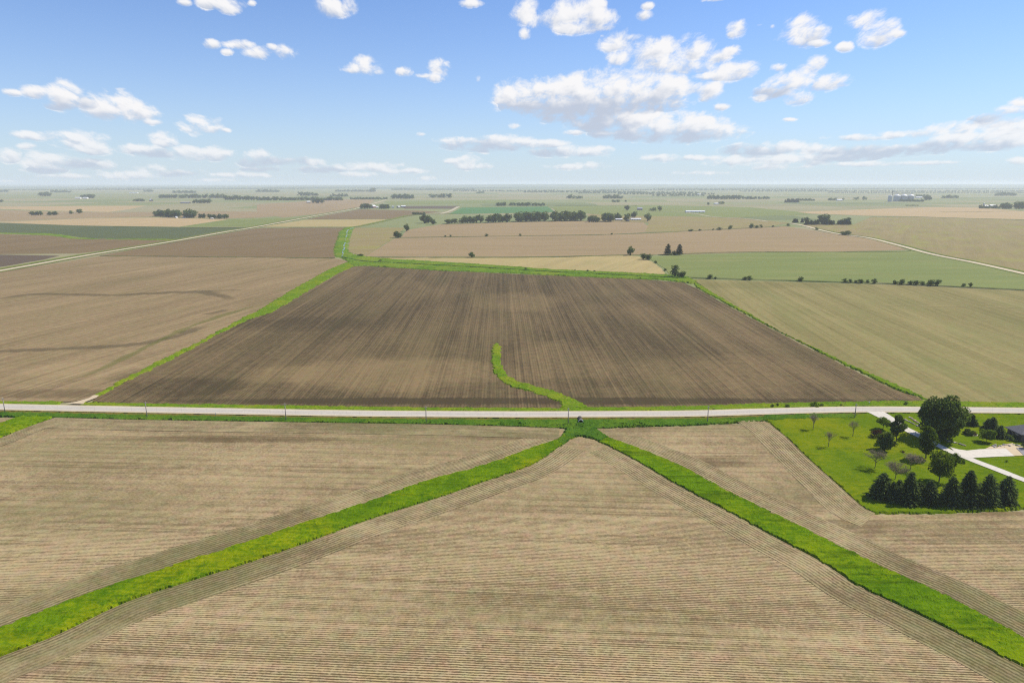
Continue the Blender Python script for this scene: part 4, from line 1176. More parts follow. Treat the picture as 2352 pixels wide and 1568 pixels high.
# spruces in a row at the lawn's lower edge
SPR = [(1095, 985, 755, 190, 'large dark spruce at the left end of the spruce row'), (1187, 1012, 838, 125, 'short spruce tucked in front of the left end spruce'),
       (1335, 1030, 745, 180, 'tall broad spruce, third from the left in the spruce row'), (1515, 1035, 825, 165, 'shorter spruce left of the middle of the spruce row'),
       (1700, 1045, 790, 180, 'drooping spruce right of the middle of the spruce row'), (1845, 1035, 735, 195, 'tallest spruce in the right half of the spruce row'),
       (2020, 1040, 765, 175, 'pointed spruce, second from the right in the spruce row'), (2190, 1025, 785, 180, 'spruce at the right end of the spruce row'),
       (1245, 960, 815, 85, 'thin dark spruce hidden between the left spruces'), (1430, 985, 840, 120, 'low dark spruce behind the gap in the spruce row')]
for i, (x, yb, yt, wd, lab) in enumerate(SPR):
    X, Y = C7(x, yb - 12)
    r = np.random.default_rng(200 + i)
    H = mh(X, Y, (yb - 12 - yt) * .2604); W = mw(X, Y, wd * .2604) * 1.25
    lead, cr, idx = conifer(H, W, r, int(H / .36), 1.25, 0.62)
    place_tree('spruce_tree', X, Y, TZ, lead, cr, M_BARK, [L_SPRUCE, L_SPRUCE2], lab, group='spruces in a row on the lawn', crown_idx=idx)
for i, (x, yb, yt, wd, lab) in enumerate([(1893, 350, 240, 98, 'lone small conifer on the lawn right of the great tree'), (2030, 375, 275, 105, 'left one of the paired conifers near the house'),
                                          (2068, 392, 262, 115, 'right one of the paired conifers near the house'), (2138, 458, 335, 112, 'bluish conifer nearest the house porch')]):
    X, Y = C7(x, yb - 8)
    r = np.random.default_rng(230 + i)
    H = mh(X, Y, (yb - 8 - yt) * .2604); W = mw(X, Y, wd * .2604)
    lead, cr, idx = conifer(H, W, r, int(H / .33), 1.3, 0.55)
    place_tree('conifer_tree', X, Y, TZ, lead, cr, M_BARK, [L_SPRUCE, L_SPRUCE2], lab, group='small conifers by the house', crown_idx=idx)

# broadleaf trees on the lawn: x, base, top, width, clear trunk share, leaves, leaf size, material, label
BL = [(1612, 452, 88, 375, .05, 15000, .75, L_DARK, 26, 'great dark round-crowned tree beside the driveway'),
      (1108, 375, 268, 105, .30, 1500, .45, L_MID, 12, 'small airy green tree at the driveway bend'),
      (1222, 490, 250, 135, .26, 3600, .5, L_DARK, 15, 'dark upright tree left of the driveway'),
      (1118, 555, 398, 122, .04, 3200, .5, L_DARK, 14, 'dense low-branched dark tree standing before the shrub'),
      (1487, 630, 358, 148, .16, 4600, .5, L_MID, 16, 'tall oval green tree in front of the great dark tree'),
      (1602, 838, 575, 190, .24, 3400, .55, L_LIGHT, 16, 'loose light green tree above the spruce row'),
      (1732, 755, 595, 140, .38, 1500, .5, L_MID, 13, 'thin-crowned tree beside the driveway fork'),
      (2022, 485, 372, 122, .20, 2200, .45, L_MID, 13, 'small round green tree before the paired conifers')]
for i, (x, yb, yt, wd, tf, nl, ls, mat_, lob, lab) in enumerate(BL):
    X, Y = C7(x, yb)
    r = np.random.default_rng(300 + i)
    H = mh(X, Y, (yb - yt) * .2604); W = mw(X, Y, wd * .2604) * 0.97
    tr, cr = broadleaf(H, W, tf, r, nl, ls, lob)
    place_tree('great_tree' if i == 0 else 'lawn_tree', X, Y, TZ, tr, cr, M_BARK, mat_, lab, group=None if i == 0 else 'leafy trees on the lawn')
# shrubs and odd crowns
SH = [(1050, 442, 372, 105, L_RED, 900, .35, 'maroon-leaved shrub left of the dark trees', 'shrub'), (1790, 262, 176, 110, L_YEL, 1300, .42, 'bright yellow-green shrub beside the great tree', 'shrub'),
      (1455, 238, 196, 52, L_RED, 350, .4, 'small maroon-leaved tree between the road and the great tree', 'shrub'), (1862, 422, 375, 82, L_DARK, 900, .4, 'dark low shrub in the ringed flower bed', 'shrub'),
      (1910, 424, 392, 45, L_RED, 300, .3, 'small reddish shrub in the ringed flower bed', 'shrub'),
      (2250, 470, 425, 95, L_DARK, 700, .4, 'dark shrub under the house eaves', 'shrub'), (2200, 432, 405, 60, L_DARK, 400, .35, 'low dark hedge by the porch post', 'shrub'),
      (1280, 578, 562, 34, L_RED, 120, .22, 'tiny brown shrub stub on the lawn', 'shrub'), (2198, 662, 648, 28, L_MID, 100, .2, 'tiny green plant on the right lawn', 'shrub'),
      (2362, 545, 468, 60, L_GREY, 600, .3, 'pale rounded bush at the right edge by the apron', 'shrub'),
      (1208, 518, 482, 62, L_DARK, 350, .35, 'low dark plants at the foot of the upright tree', 'shrub'),
      (1165, 430, 392, 36, L_LIGHT, 200, .3, 'light green bush behind the dense low tree', 'shrub'),
      (505, 172, 136, 88, L_MID, 500, .4, 'widest green bush on the verge beyond the road', 'shrub'), (567, 170, 148, 30, L_MID, 150, .35, 'small bush right of the widest verge bush', 'shrub'),
      (262, 178, 150, 40, L_DARK, 200, .35, 'dark bush on the verge, third from the right', 'shrub'), (130, 175, 152, 32, L_DARK, 160, .35, 'dark bush at the left end of the verge bushes', 'shrub'),
      (178, 165, 146, 26, L_DARK, 120, .3, 'small dark bush between the left verge bushes', 'shrub'), (1310, 158, 134, 34, L_DARK, 160, .35, 'dark bush on the verge left of the great tree', 'shrub'), (737, 165, 152, 20, L_DARK, 90, .3, 'tiny dark bush on the verge beyond the pole', 'shrub')]
for i, (x, yb, yt, wd, mat_, nl, ls, lab, cat) in enumerate(SH):
    X, Y = C7(x, yb)
    r = np.random.default_rng(400 + i)
    H = max(mh(X, Y, (yb - yt) * .2604), .5); W = mw(X, Y, wd * .2604)
    tr, cr = broadleaf(H, W, .02, r, nl, ls, 8)
    place_tree('shrub', X, Y, TZ, tr, cr, M_BARK, mat_, lab, cat, crown_name='foliage', trunk_name='stems')
# leafless trees
BT = [(490, 375, 228, 88, .36, 'bare slender tree nearest the road on the lawn'), (628, 527, 382, 96, .36, 'bare slender tree nearest the field edge'), (840, 437, 285, 98, .36, 'bare slender tree below the utility pole'),
      (1035, 718, 555, 190, .34, 'bare spreading tree left of the other bare ones'), (1213, 815, 638, 205, .30, 'bare spreading tree just above the spruces'), (1345, 735, 572, 200, .32, 'bare spreading tree right of the other bare ones')]
for i, (x, yb, yt, wd, tf, lab) in enumerate(BT):
    X, Y = C7(x, yb)
    r = np.random.default_rng(500 + i)
    H = mh(X, Y, (yb - yt) * .2604); W = mw(X, Y, wd * .2604)
    tr, cr = bare_tree(H, W, r, tf, 2300 if wd > 150 else 1100)
    place_tree('bare_tree', X, Y, TZ, tr, cr, M_BARKG, L_BUD, lab, group='leafless trees on the lawn', crown_name='buds')
for o in bpy.data.objects:
    if o.name.startswith('buds'):
        o['kind'] = 'stuff'

# ------------------------------------------------------------------ far trees: shared meshes, one object each
def far_mesh(kind, i):
    r = np.random.default_rng(700 + i + (50 if kind == 'conifer' else 0))
    if kind == 'conifer':
        lead, cr, idx = conifer(1.0, 0.55, r, 16, .8, .085)
        V, F = join([lead, cr]); mi = np.concatenate([np.zeros(len(lead[1])), np.ones(len(cr[1]))])
        return make_mesh('far_conifer', V, [F], [M_BARK, L_FARC], mat_idx=mi)
    tf = .06 if kind == 'bush' else .12
    tr, cr = broadleaf(1.0, 1.0, tf, r, 620, .115, 12)
    # keep only the trunk and first limbs thin at this scale
    V, F = join([tr, cr]); mi = np.concatenate([np.zeros(len(tr[1])), np.ones(len(cr[1]))])
    return make_mesh('far_tree', V, [F], [M_BARK, L_FAR], mat_idx=mi)
FAR = {k: [far_mesh(k, i + 10 * j) for i in range(5)] for j, k in enumerate(('tree', 'bush', 'conifer'))}
EXTRA = []      # masses too small to pick apart
fr = np.random.default_rng(99)
def far_tree(x, yb, hpx, wpx, kind, label, group=None, name=None):
    p = at(x, yb, 0.3)
    H = hpx / px_per_m(p) * 1.02; Wd = wpx / px_per_m(p)
    o = link(name or {'tree': 'tree', 'bush': 'bush', 'conifer': 'conifer_tree'}[kind], FAR[kind][fr.integers(0, 5)], None, p, fr.random() * 6.28)
    base_w = .55 if kind == 'conifer' else 1.0
    o.scale = (Wd / base_w, Wd / base_w, H)
    tag(o, label, 'bush' if kind == 'bush' else 'tree', group)
    return o
def clump(x0, x1, yb, hpx, label, kind='tree', rows=1, aspect=.95, dens=1.0, y1=None, group=None):
    """trees standing shoulder to shoulder from x0 to x1"""
    if hpx < 9.0 and kind == 'tree':
        return mass(x0, x1, yb, hpx, y1=y1)
    y1 = yb if y1 is None else y1
    wpx = hpx * aspect
    n = max(1, int((x1 - x0) / (wpx * .62) * dens))
    if x1 - x0 < wpx * 1.2: n = 1
    for rw_ in range(rows):
        for k in range(n):
            t = (k + .5 + (fr.random() - .5) * .5) / n
            h = hpx * (0.72 + 0.36 * fr.random()); wd = min(wpx * (0.85 + .4 * fr.random()), max(x1 - x0, 2))
            y = yb + (y1 - yb) * t - rw_ * 1.3 - fr.random() * .6
            x = x0 + wd * .4 + (x1 - x0 - wd * .8) * t if n > 1 else (x0 + x1) / 2
            far_tree(x, y, h, wd, kind, label, group or label)
def mass(x0, x1, yb, hpx, kind='tree', dens=1.0, y1=None):
    y1 = yb if y1 is None else y1
    wpx = hpx * 1.1
    n = max(1, int((x1 - x0) / (wpx * .55) * dens))
    for k in range(n):
        t = (k + fr.random()) / n
        EXTRA.append((x0 + (x1 - x0) * t, yb + (y1 - yb) * t - fr.random() * .5, hpx * (.65 + .5 * fr.random()), wpx * (.8 + .6 * fr.random()), kind))

clump(66, 100, 494.7, 9, 'dark tree in the left one of two small clumps at far left', aspect=1.2)
clump(106, 135, 494.7, 9, 'dark tree in the right one of two small clumps at far left', aspect=1.2)
far_tree(164, 491.6, 7.5, 9, 'tree', 'small lone round tree right of the two far left clumps')
clump(174, 191, 490, 9, 'tree of the pair standing right of the far left clumps', aspect=1.2)
FL = 'tree sheltering the left farmstead above the straw field'
clump(351, 396, 497.5, 14, FL, rows=2); clump(377, 418, 499.6, 16, FL, rows=2); clump(419, 456, 500.5, 18, FL, rows=2); clump(455, 476, 501.5, 10, FL); clump(475, 528, 502.5, 11.5, FL)
clump(186, 221, 455.8, 11, 'tree behind the white sheds at far left', aspect=1.1)
clump(86, 120, 451, 9, 'hazy tree in the far clump at upper left')
clump(362, 410, 455.5, 9, 'tree in the left part of the far left shelterbelt'); clump(410, 515, 455, 8.5, 'tree in the middle of the far left shelterbelt')
clump(510, 590, 460, 11, 'tree in the right part of the far left shelterbelt', rows=1)
clump(441, 488, 467, 9.5, 'tree right of the dark roofed shed at left')
clump(306, 332, 462.6, 5.5, 'tree left of the small white barn at left', aspect=1.2)
clump(588, 788, 460.5, 7.5, 'tree in the long low shelterbelt left of the gravel road', dens=.8)
clump(715, 746, 467, 12, 'tree beside the small house below the long shelterbelt')
clump(688, 731, 450, 7.5, 'tree of the hazy clump behind the long shelterbelt'); mass(760, 798, 452, 6.5)
clump(895, 953, 457, 9.5, 'tree in the dense far grove right of the gravel road', rows=2)
clump(989, 1035, 454.4, 8.5, 'tree in the far grove at the centre of the view', rows=1, dens=1.4)
clump(847, 864, 441.5, 9, 'tall hazy tree on the skyline near the gravel road', dens=1.4)
FM = 'tree around the far farm where the gravel road bends'
clump(825, 856, 479.8, 13, FM, rows=1); clump(868, 898, 479.8, 11, FM, rows=1)
clump(1137, 1166, 473.3, 9, 'tree in the left half of the row behind the bluish green field'); clump(1174, 1220, 473, 8.5, 'tree in the right half of the row behind the bluish green field'); clump(1223, 1249, 473, 7, 'small tree at the right end of the row behind the bluish field')
clump(944, 978, 493.2, 6, 'clipped dark hedge bush left of the bluish green field', 'bush', aspect=1.1)
clump(965, 993, 512.5, 18.5, 'tall tree in the clump left of the long windbreak', rows=1, dens=1.3); clump(985, 1004, 515.2, 13.5, 'lower tree in the clump left of the long windbreak')
clump(1018, 1052, 514.5, 12.5, 'low tree at the left end of the long windbreak', y1=512.5)
clump(1050, 1112, 512.5, 16, 'tree in the gappy left quarter of the long windbreak', rows=1, dens=1.2, y1=511.3); clump(1112, 1176, 511.3, 18, 'tree in the second quarter of the long windbreak', rows=1, dens=1.5, y1=510)
clump(1176, 1262, 509.5, 20.5, 'tree in the dense third quarter of the long windbreak', rows=2, y1=508.5); clump(1262, 1348, 508.5, 21.5, 'tree in the tall right quarter of the long windbreak', rows=2, y1=507.5)
clump(1347, 1380, 510.5, 14, 'tree in the left part of the grove by the white sheds', rows=1, dens=1.3); clump(1380, 1412, 509.5, 18, 'tree in the middle of the grove by the white sheds', rows=2)
clump(1410, 1430, 505.5, 16, 'tree behind the left white shed', aspect=.8); clump(1431, 1449, 508.3, 19, 'rounded tree between the two white sheds', aspect=.9); clump(1448, 1463, 500, 13, 'tree rising behind the long white shed', aspect=.8)
clump(1477, 1498, 508.3, 19.5, 'big ragged tree at the right end of the white sheds', dens=1.6)
clump(1493, 1508, 484.3, 7, 'low tree left of the spindly tree behind the sheds', aspect=1.3); far_tree(1515, 484.6, 11, 11, 'tree', 'spindly tree standing in the field behind the sheds')
far_tree(1441, 483.4, 11.5, 12, 'tree', 'lone round tree left of the pinkish barn')
clump(1305, 1334, 456.5, 8.5, 'hazy tree of the left far clump before the skyline wood', dens=1.5); clump(1385, 1431, 456.5, 8.5, 'hazy tree of the right far clump before the skyline wood', dens=1.2)
mass(1405, 1423, 464.8, 5); far_tree(1437, 464, 4.5, 5, 'tree', 'tiny lone hazy tree at centre right far away')
clump(1621, 1705, 458, 9, 'tree in the hazy far shelterbelt right of centre', dens=1.2); mass(1705, 1766, 457.5, 6)
far_tree(1627, 470.6, 5.5, 6, 'tree', 'small tree left of the far white farm'); clump(1651, 1664, 469.2, 5.5, 'small tree right of the far white farm')
ORD = 'first second third fourth fifth sixth seventh eighth ninth tenth eleventh twelfth thirteenth fourteenth fifteenth sixteenth seventeenth eighteenth nineteenth twentieth'.split()
# lone trees in the middle distance
far_tree(933.5, 531.2, 16.5, 13, 'tree', 'tall lone tree at the corner of the tan field')
clump(903, 923, 546.3, 14.5, 'rounded tree at the start of the dark fence line', dens=1.3)
far_tree(1082.5, 591.3, 12.5, 14.5, 'tree', 'lone round tree on the edge of the pinkish tan field')
far_tree(829, 588.3, 5, 15, 'bush', 'dark low bush beside the creek')
far_tree(1448.5, 586.3, 20, 17, 'tree', 'grey-green lone tree above the golden straw strip')
far_tree(1478, 595.5, 13, 15, 'bush', 'left dark bush at the corner of the golden strip'); far_tree(1489, 596.5, 12, 15, 'bush', 'right dark bush at the corner of the golden strip')
far_tree(1534.5, 585, 25, 16, 'conifer', 'left one of two dark pointed conifers in mid field'); far_tree(1560.5, 585.2, 24.5, 16, 'conifer', 'right one of two dark pointed conifers in mid field')
far_tree(1548, 585.4, 9, 13, 'bush', 'low bush between the two pointed conifers')
far_tree(1549.5, 635.8, 26, 19, 'tree', 'tall dark tree at the corner above the dark field'); far_tree(1565.5, 636.4, 14.5, 18, 'bush', 'rounded bush right of the tall corner tree')
far_tree(1506, 604, 5, 8, 'bush', 'small bush on the slanting edge of the golden strip'); far_tree(1528, 622, 6, 8, 'bush', 'small bush left of the tall corner tree')
for k, (x, yb, h, wd) in enumerate([(1630.5, 640.2, 10, 11), (1643, 640.4, 5, 7), (1711, 642.6, 7, 11), (1722, 642.8, 9.5, 13), (1838, 645.4, 9.5, 14.5), (1941, 648.6, 9, 12), (1953, 649, 8, 9), (1966, 649.4, 6, 9), (1977, 649.8, 8.5, 15), (1992, 650.2, 8, 9), (2008, 650.8, 11, 12), (2057, 652.4, 9, 12), (2071, 653, 12, 12), (2090, 653.6, 9, 11), (2104, 654.2, 10, 16), (2119, 654.8, 9, 11), (2137, 655.4, 13, 17), (2153, 656, 13.5, 15), (2213, 658, 7.5, 9), (2229, 658.6, 9.5, 9.5)]):
    far_tree(x, yb, h, wd, 'bush', '%s dark bush from the left in the hedgerow along the ditch' % ORD[k], 'hedgerow bushes along the ditch')
for k, (x, yb, h, wd) in enumerate([(1023, 543.4, 3, 5), (1035, 543.3, 4, 6), (1117, 542.6, 5.5, 9), (1195, 541.8, 5, 7), (1405, 538.8, 3.5, 5), (1586, 531.2, 5, 11), (1608, 530, 4, 8), (1638, 528.6, 3.5, 5), (1652, 528.2, 6, 12), (1677, 526.8, 9, 11), (1726, 524, 11, 11), (1738, 523.6, 6, 12), (1748, 523.2, 7, 7), (1775, 521.2, 4, 6), (1810, 518.5, 5, 7)]):
    far_tree(x, yb, h, wd, 'bush', '%s small bush from the left on the fence line across the tan fields' % ORD[k], 'bushes on the fence line')
for k, (x, yb, h, wd) in enumerate(sorted([(1208, 618.5, 4, 7), (1320, 622.5, 4, 4), (1350, 624, 4.5, 6), (1366, 624.5, 4, 5), (873, 600.5, 4, 9), (1471, 640, 3.5, 4)])):
    far_tree(x, yb, h, wd, 'bush', '%s small bush from the left in the green drainage band' % ORD[k], 'bushes in the drainage band')
far_tree(1876.5, 528, 6, 8, 'bush', 'small bush beside the right gravel road'); clump(1926, 1956, 539.8, 9.5, 'round dark tree beside the right gravel road', aspect=1.5)
clump(1819, 1834, 512.2, 12, 'pointed conifer at the left of the right grove', 'conifer', aspect=.6); far_tree(1842, 512, 11, 7, 'conifer', 'single small conifer left of the right grove')
far_tree(1853, 513, 14, 13, 'tree', 'pale green tree at the left of the right grove')
clump(1846, 1884, 516.5, 11.5, 'conifer in the left third of the dark hedge along the right grove', 'conifer', aspect=.8); clump(1884, 1920, 516.5, 11.5, 'conifer in the middle third of the dark hedge along the right grove', 'conifer', aspect=.8); clump(1920, 1956, 516.5, 11.5, 'conifer in the right third of the dark hedge along the right grove', 'conifer', aspect=.8)
far_tree(1886, 513, 18, 17, 'tree', 'left one of two tall trees above the right grove'); far_tree(1898, 513, 20.5, 18, 'tree', 'right one of two tall trees above the right grove')
clump(1928, 1955, 515.5, 14, 'tree at the right end of the right grove', 'tree', dens=1.2)
clump(1801, 1836, 465.6, 9.5, 'pointed conifer in the far row left of the grain bins', 'conifer', aspect=.55); mass(1836, 1870, 461.5, 5)
mass(1901, 1918, 460.5, 5.5); mass(1936, 1942, 460.5, 5.5); clump(1960, 1971, 459.3, 7.5, 'left tree of two round ones beyond the fields at right'); clump(1979, 1990, 459.3, 7.5, 'right tree of two round ones beyond the fields at right')
clump(2064, 2124, 463.6, 6, 'bush in the hedge before the grain bins', 'bush', aspect=1.0, dens=.9); clump(2118, 2139, 460.5, 12, 'hazy tree right of the grain bins', aspect=.9); mass(2105, 2130, 452.5, 5.5)
clump(2164, 2198, 455.6, 7, 'hazy tree in the far clump right of the grain bins', dens=1.2); clump(2289, 2334, 450, 8, 'hazy tree in the farthest clump at right', dens=1.2)
clump(2245, 2296, 479.4, 7.5, 'tree around the silo farm at the right edge', aspect=1.1); clump(2296, 2326, 480, 13, 'lower tree of the windbreak near the right edge', dens=1.3); clump(2326, 2366, 480, 15, 'taller tree of the windbreak at the right edge', dens=1.4)
mass(120, 162, 442.5, 5); mass(397, 451, 443.6, 6); mass(0, 8, 464.8, 7); mass(588, 640, 441.5, 5.5); mass(805, 888, 458.4, 5); mass(770, 850, 440.5, 4.5); mass(1095, 1112, 444, 4)
mass(-20, 20, 441, 4.5); mass(330, 350, 441, 4); mass(900, 1090, 436.8, 3.4); mass(2080, 2110, 473, 2)
for yy, x0, x1, hp in ((440, 1040, 1420, 4.2), (442.5, 1200, 1480, 4.5), (444.5, 1330, 1600, 5), (447, 1420, 1640, 5), (450.5, 1500, 1620, 5.5), (438, 1380, 1900, 3.6), (435.5, 1500, 2352, 3.2), (440.5, 1700, 2352, 3.8), (443.5, 1900, 2352, 3.2), (433, 600, 1176, 2.6), (434.5, 200, 700, 2.8), (437, -50, 350, 2.6)):
    mass(x0, x1, yy, hp * .85, dens=.5)
# remaining far woodland as one mass
def arrays(me):
    V = np.zeros(len(me.vertices) * 3, dtype=np.float32); me.vertices.foreach_get('co', V)
    L = np.zeros(len(me.loops), dtype=np.int32); me.loops.foreach_get('vertex_index', L)
    return V.reshape(-1, 3), L.reshape(-1, 4)
def lite(i):
    r = np.random.default_rng(900 + i)
    return broadleaf(1.0, 1.0, .05, r, 150, .21, 9)[1]
LITE = [lite(i) for i in range(5)]
Vs, Fs, off = [], [], 0
for (x, yb, hp, wp, kind) in EXTRA:
    p = at(x, yb, 0.0); s = px_per_m(p)
    V, F = LITE[fr.integers(0, 5)]
    a = fr.random() * 6.28
    Rm = np.array([[math.cos(a), -math.sin(a), 0], [math.sin(a), math.cos(a), 0], [0, 0, 1]])
    Vs.append((V @ Rm.T) * np.array([wp / s, wp / s, hp / s]) + p); Fs.append(F + off); off += len(V)
o = link('distant_woodland', make_mesh('distant_woodland', np.concatenate(Vs), [np.concatenate(Fs)], [L_FAR]))
tag(o, 'hazy bands of distant woodland below the skyline', 'woodland', kind='stuff')

# ------------------------------------------------------------------ small mesh kit for built things
class MB:
    """collects boxes, prisms and tubes into one mesh"""
    def __init__(s):
        s.V = []; s.F = []
    def add(s, V, F):
        o = len(s.V)
        s.V += [tuple(map(float, v)) for v in V]; s.F += [tuple(int(i) + o for i in f) for f in F]
        return s
    def box(s, x0, y0, z0, x1, y1, z1):
        V = [(x0, y0, z0), (x1, y0, z0), (x1, y1, z0), (x0, y1, z0), (x0, y0, z1), (x1, y0, z1), (x1, y1, z1), (x0, y1, z1)]
        return s.add(V, [(3, 2, 1, 0), (4, 5, 6, 7), (0, 1, 5, 4), (1, 2, 6, 5), (2, 3, 7, 6), (3, 0, 4, 7)])
    def tube(s, path, rad, sides=10, cap=True):
        V, F = tube(path, rad, sides)
        n = len(path)
        F = [tuple(f) for f in F]
        if cap:
            F += [tuple(range(sides))[::-1], tuple(range((n - 1) * sides, n * sides))]
        return s.add(V, F)
    def build(s, name, mat, parent=None, smooth=False):
        me = bpy.data.meshes.new(name)
        me.from_pydata(s.V, [], s.F)
        me.materials.append(mat)
        bm = bmesh.new(); bm.from_mesh(me); bmesh.ops.recalc_face_normals(bm, faces=bm.faces); bm.to_mesh(me); bm.free()
        for p in me.polygons: p.use_smooth = smooth
        return link(name, me, parent)

B_WHITE = ribbed_mat('white_steel_siding', (.72, .72, .70), .9, .5, 0.0)
B_ROOFW = ribbed_mat('white_steel_roof', (.78, .78, .77), .9, .4, 0.0)
B_ROOFG = ribbed_mat('grey_steel_roof', (.34, .35, .37), .9, .4, 0.1)
B_DARK = plain_mat('dark_shed_boards', (.075, .06, .05), .3, 1.0)
B_RED = plain_mat('faded_red_boards', (.28, .12, .10), .3, 1.0)
B_PINK = plain_mat('weathered_pink_boards', (.42, .30, .28), .2, 1.0)
B_GALV = ribbed_mat('galvanised_steel', (.42, .44, .46), 1.1, .5, .3, axis=2)
B_CONE = ribbed_mat('galvanised_roof', (.66, .66, .65), 2.0, .45, .2)
B_WOOD = plain_mat('pole_wood', (.27, .24, .205), .3, 6.0, .9, .1, stretch=(1, 1, .15))
B_RUST = ribbed_mat('rusty_corrugated_steel', (.06, .045, .03), .15, .8, .1, axis=1)
B_BLACK = plain_mat('dark_metal', (.05, .05, .05), .2, 4.0)
B_DOOR = plain_mat('dark_barn_door', (.12, .11, .11), .2, 2.0)
def brick_mat():
    m, g = new_mat('brown_brick')
    tcn = g.n('ShaderNodeTexCoord')
    x, y, z = g.sep(tcn.outputs['Object'])
    bt = g.n('ShaderNodeTexBrick')
    g.put(bt.inputs['Vector'], g.comb(g.m('ADD', x, y), z, 0.0))
    bt.inputs['Color1'].default_value = (.17, .115, .085, 1); bt.inputs['Color2'].default_value = (.12, .085, .07, 1); bt.inputs['Mortar'].default_value = (.2, .18, .16, 1)
    bt.inputs['Scale'].default_value = 1.0; bt.inputs['Brick Width'].default_value = .24; bt.inputs['Row Height'].default_value = .085; bt.inputs['Mortar Size'].default_value = .008
    return finish(m, g, bt.outputs['Color'], .9, .15, bump=bt.outputs['Fac'], bump_d=-.01)
B_BRICK = brick_mat()
def shingle_mat():
    m, g = new_mat('grey_shingles')
    tcn = g.n('ShaderNodeTexCoord')
    x, y, z = g.sep(tcn.outputs['Object'])
    n = g.noise(tcn.outputs['Object'], 3.0, 4.0, .7)
    rws = g.m('PINGPONG', z, .09)
    c = g.mix(g.mr(n, .3, .7), (.085, .085, .092), (.16, .158, .168))
    c = g.mix(g.m('MULTIPLY', g.m('LESS_THAN', rws, .015), .5), c, (.05, .05, .055))
    return finish(m, g, c, .9, .15)
B_SHING = shingle_mat()
B_TRIM = plain_mat('white_trim', (.70, .68, .64), .1, 3.0)
def glass_mat():
    m, g = new_mat('window_glass')
    return finish(m, g, (.02, .025, .03), .08, .6)
B_GLASS = glass_mat()

def gable_roof(L, Wd, ze, zr, ov=.5, th=.18):
    """roof slab pair, ridge along x"""
    x0, x1 = -L / 2 - ov, L / 2 + ov; y = Wd / 2 + ov
    drop = (zr - ze) * ov / (Wd / 2)
    V = []
    for dz in (0, th):
        V += [(x0, -y, ze - drop + dz), (x1, -y, ze - drop + dz), (x1, 0, zr + dz), (x0, 0, zr + dz), (x1, y, ze - drop + dz), (x0, y, ze - drop + dz)]
    F = [(6, 7, 8, 9), (9, 8, 10, 11), (3, 2, 1, 0), (5, 4, 2, 3), (0, 1, 7, 6), (4, 5, 11, 10), (0, 6, 9, 3), (3, 9, 11, 5), (1, 2, 8, 7), (2, 4, 10, 8)]
    return MB().add(V, F)

def barn(x, yb, wpx, hpx, depth, rz, wall, roof, label, cat='barn', doors=2, name='barn', wall_part=.62):
    """gabled farm building; wpx/hpx = its size on the photograph"""
    p = at(x, yb, 0.0); s = px_per_m(p)
    L = wpx / s; H = hpx / s
    D = depth * L if depth < 1 else depth
    e = empty(name, p + np.array([0, D * .5, 0.0]), rz)
    tag(e, label, cat)
    ze = H * wall_part
    w_ = MB()
    V = [(-L/2, -D/2, -.3), (L/2, -D/2, -.3), (L/2, D/2, -.3), (-L/2, D/2, -.3), (-L/2, -D/2, ze), (L/2, -D/2, ze), (L/2, D/2, ze), (-L/2, D/2, ze), (-L/2, 0, H * .97), (L/2, 0, H * .97)]
    w_.add(V, [(0, 1, 5, 4), (2, 3, 7, 6), (1, 2, 6, 9, 5), (3, 0, 4, 8, 7), (3, 2, 1, 0)])
    w_.build('wall', wall, e)
    gable_roof(L, D, ze + .05, H, ov=min(.6, L * .03), th=max(.15, H * .03)).build('roof', roof, e)
    for k in range(doors):
        xc = -L / 2 + L * (k + .5) / doors
        dw = min(L / doors * .45, ze * .9) / 2
        MB().box(xc - dw, -D / 2 - .12, 0, xc + dw, -D / 2 - .003, ze * .75).build('door', B_DOOR, e)
    return e

barn(178, 456.4, 12, 3.2, 18, 0, B_WHITE, B_ROOFW, 'white long shed, left one of the far left pair', 'shed', name='shed')
barn(195, 456.4, 10, 3.2, 18, 0, B_WHITE, B_ROOFW, 'white long shed, right one of the far left pair', 'shed', name='shed')
barn(306, 444, 20, 2.2, 20, 0, B_WHITE, B_ROOFW, 'long pale barn near the far left skyline')
barn(346, 462.4, 7, 5.0, 14, -.6, B_DARK, B_ROOFW, 'small white roofed barn left of the far shelterbelt')
barn(424, 467.4, 20, 3.2, 20, 0, B_DARK, B_ROOFG, 'long dark shed left of the tree row', 'shed', name='shed')
barn(436, 500.3, 8.5, 5.0, 12, .05, B_DARK, B_ROOFW, 'white roofed shed among the left farmstead trees', 'shed', name='shed')
barn(404, 501, 3, 3.6, 8, 0, B_WHITE, B_ROOFW, 'tiny white shed at the left of the farmstead trees', 'shed', doors=1, name='shed')
barn(422, 501, 6, 2.8, 10, 0, B_WHITE, B_ROOFG, 'low grey roofed shed in the left farmstead', 'shed', name='shed')
barn(486, 503, 6, 2.6, 10, .2, B_WHITE, B_ROOFW, 'low pale shed at the right of the left farmstead', 'shed', name='shed')
barn(708, 466, 8, 4, 12, .4, B_DARK, B_ROOFW, 'small house with pale roof below the long shelterbelt', 'house', name='house')
barn(857, 478.4, 7.5, 7, 16, .9, B_RED, B_ROOFW, 'dark red barn with bright roof at the bend of the gravel road')
barn(866, 478, 5, 4, 10, .2, B_WHITE, B_ROOFW, 'small white farmhouse at the bend of the gravel road', 'house', name='house')
barn(902, 478, 4, 5, 9, .5, B_WHITE, B_ROOFG, 'small pale outbuilding right of the far farm trees', 'shed', doors=1, name='shed')
barn(915, 477.5, 6, 4, 12, .8, B_DARK, B_ROOFW, 'white roofed shed left of the bright far shed', 'shed', name='shed')
barn(925.5, 476.6, 9.5, 4, 20, .3, B_DARK, B_ROOFW, 'brightest white roofed shed at the far farm', 'shed', name='shed')
barn(1422, 506.6, 15, 4.2, 14, .02, B_DARK, B_ROOFW, 'left white roofed open shed beside the grove', 'shed', doors=3, name='shed')
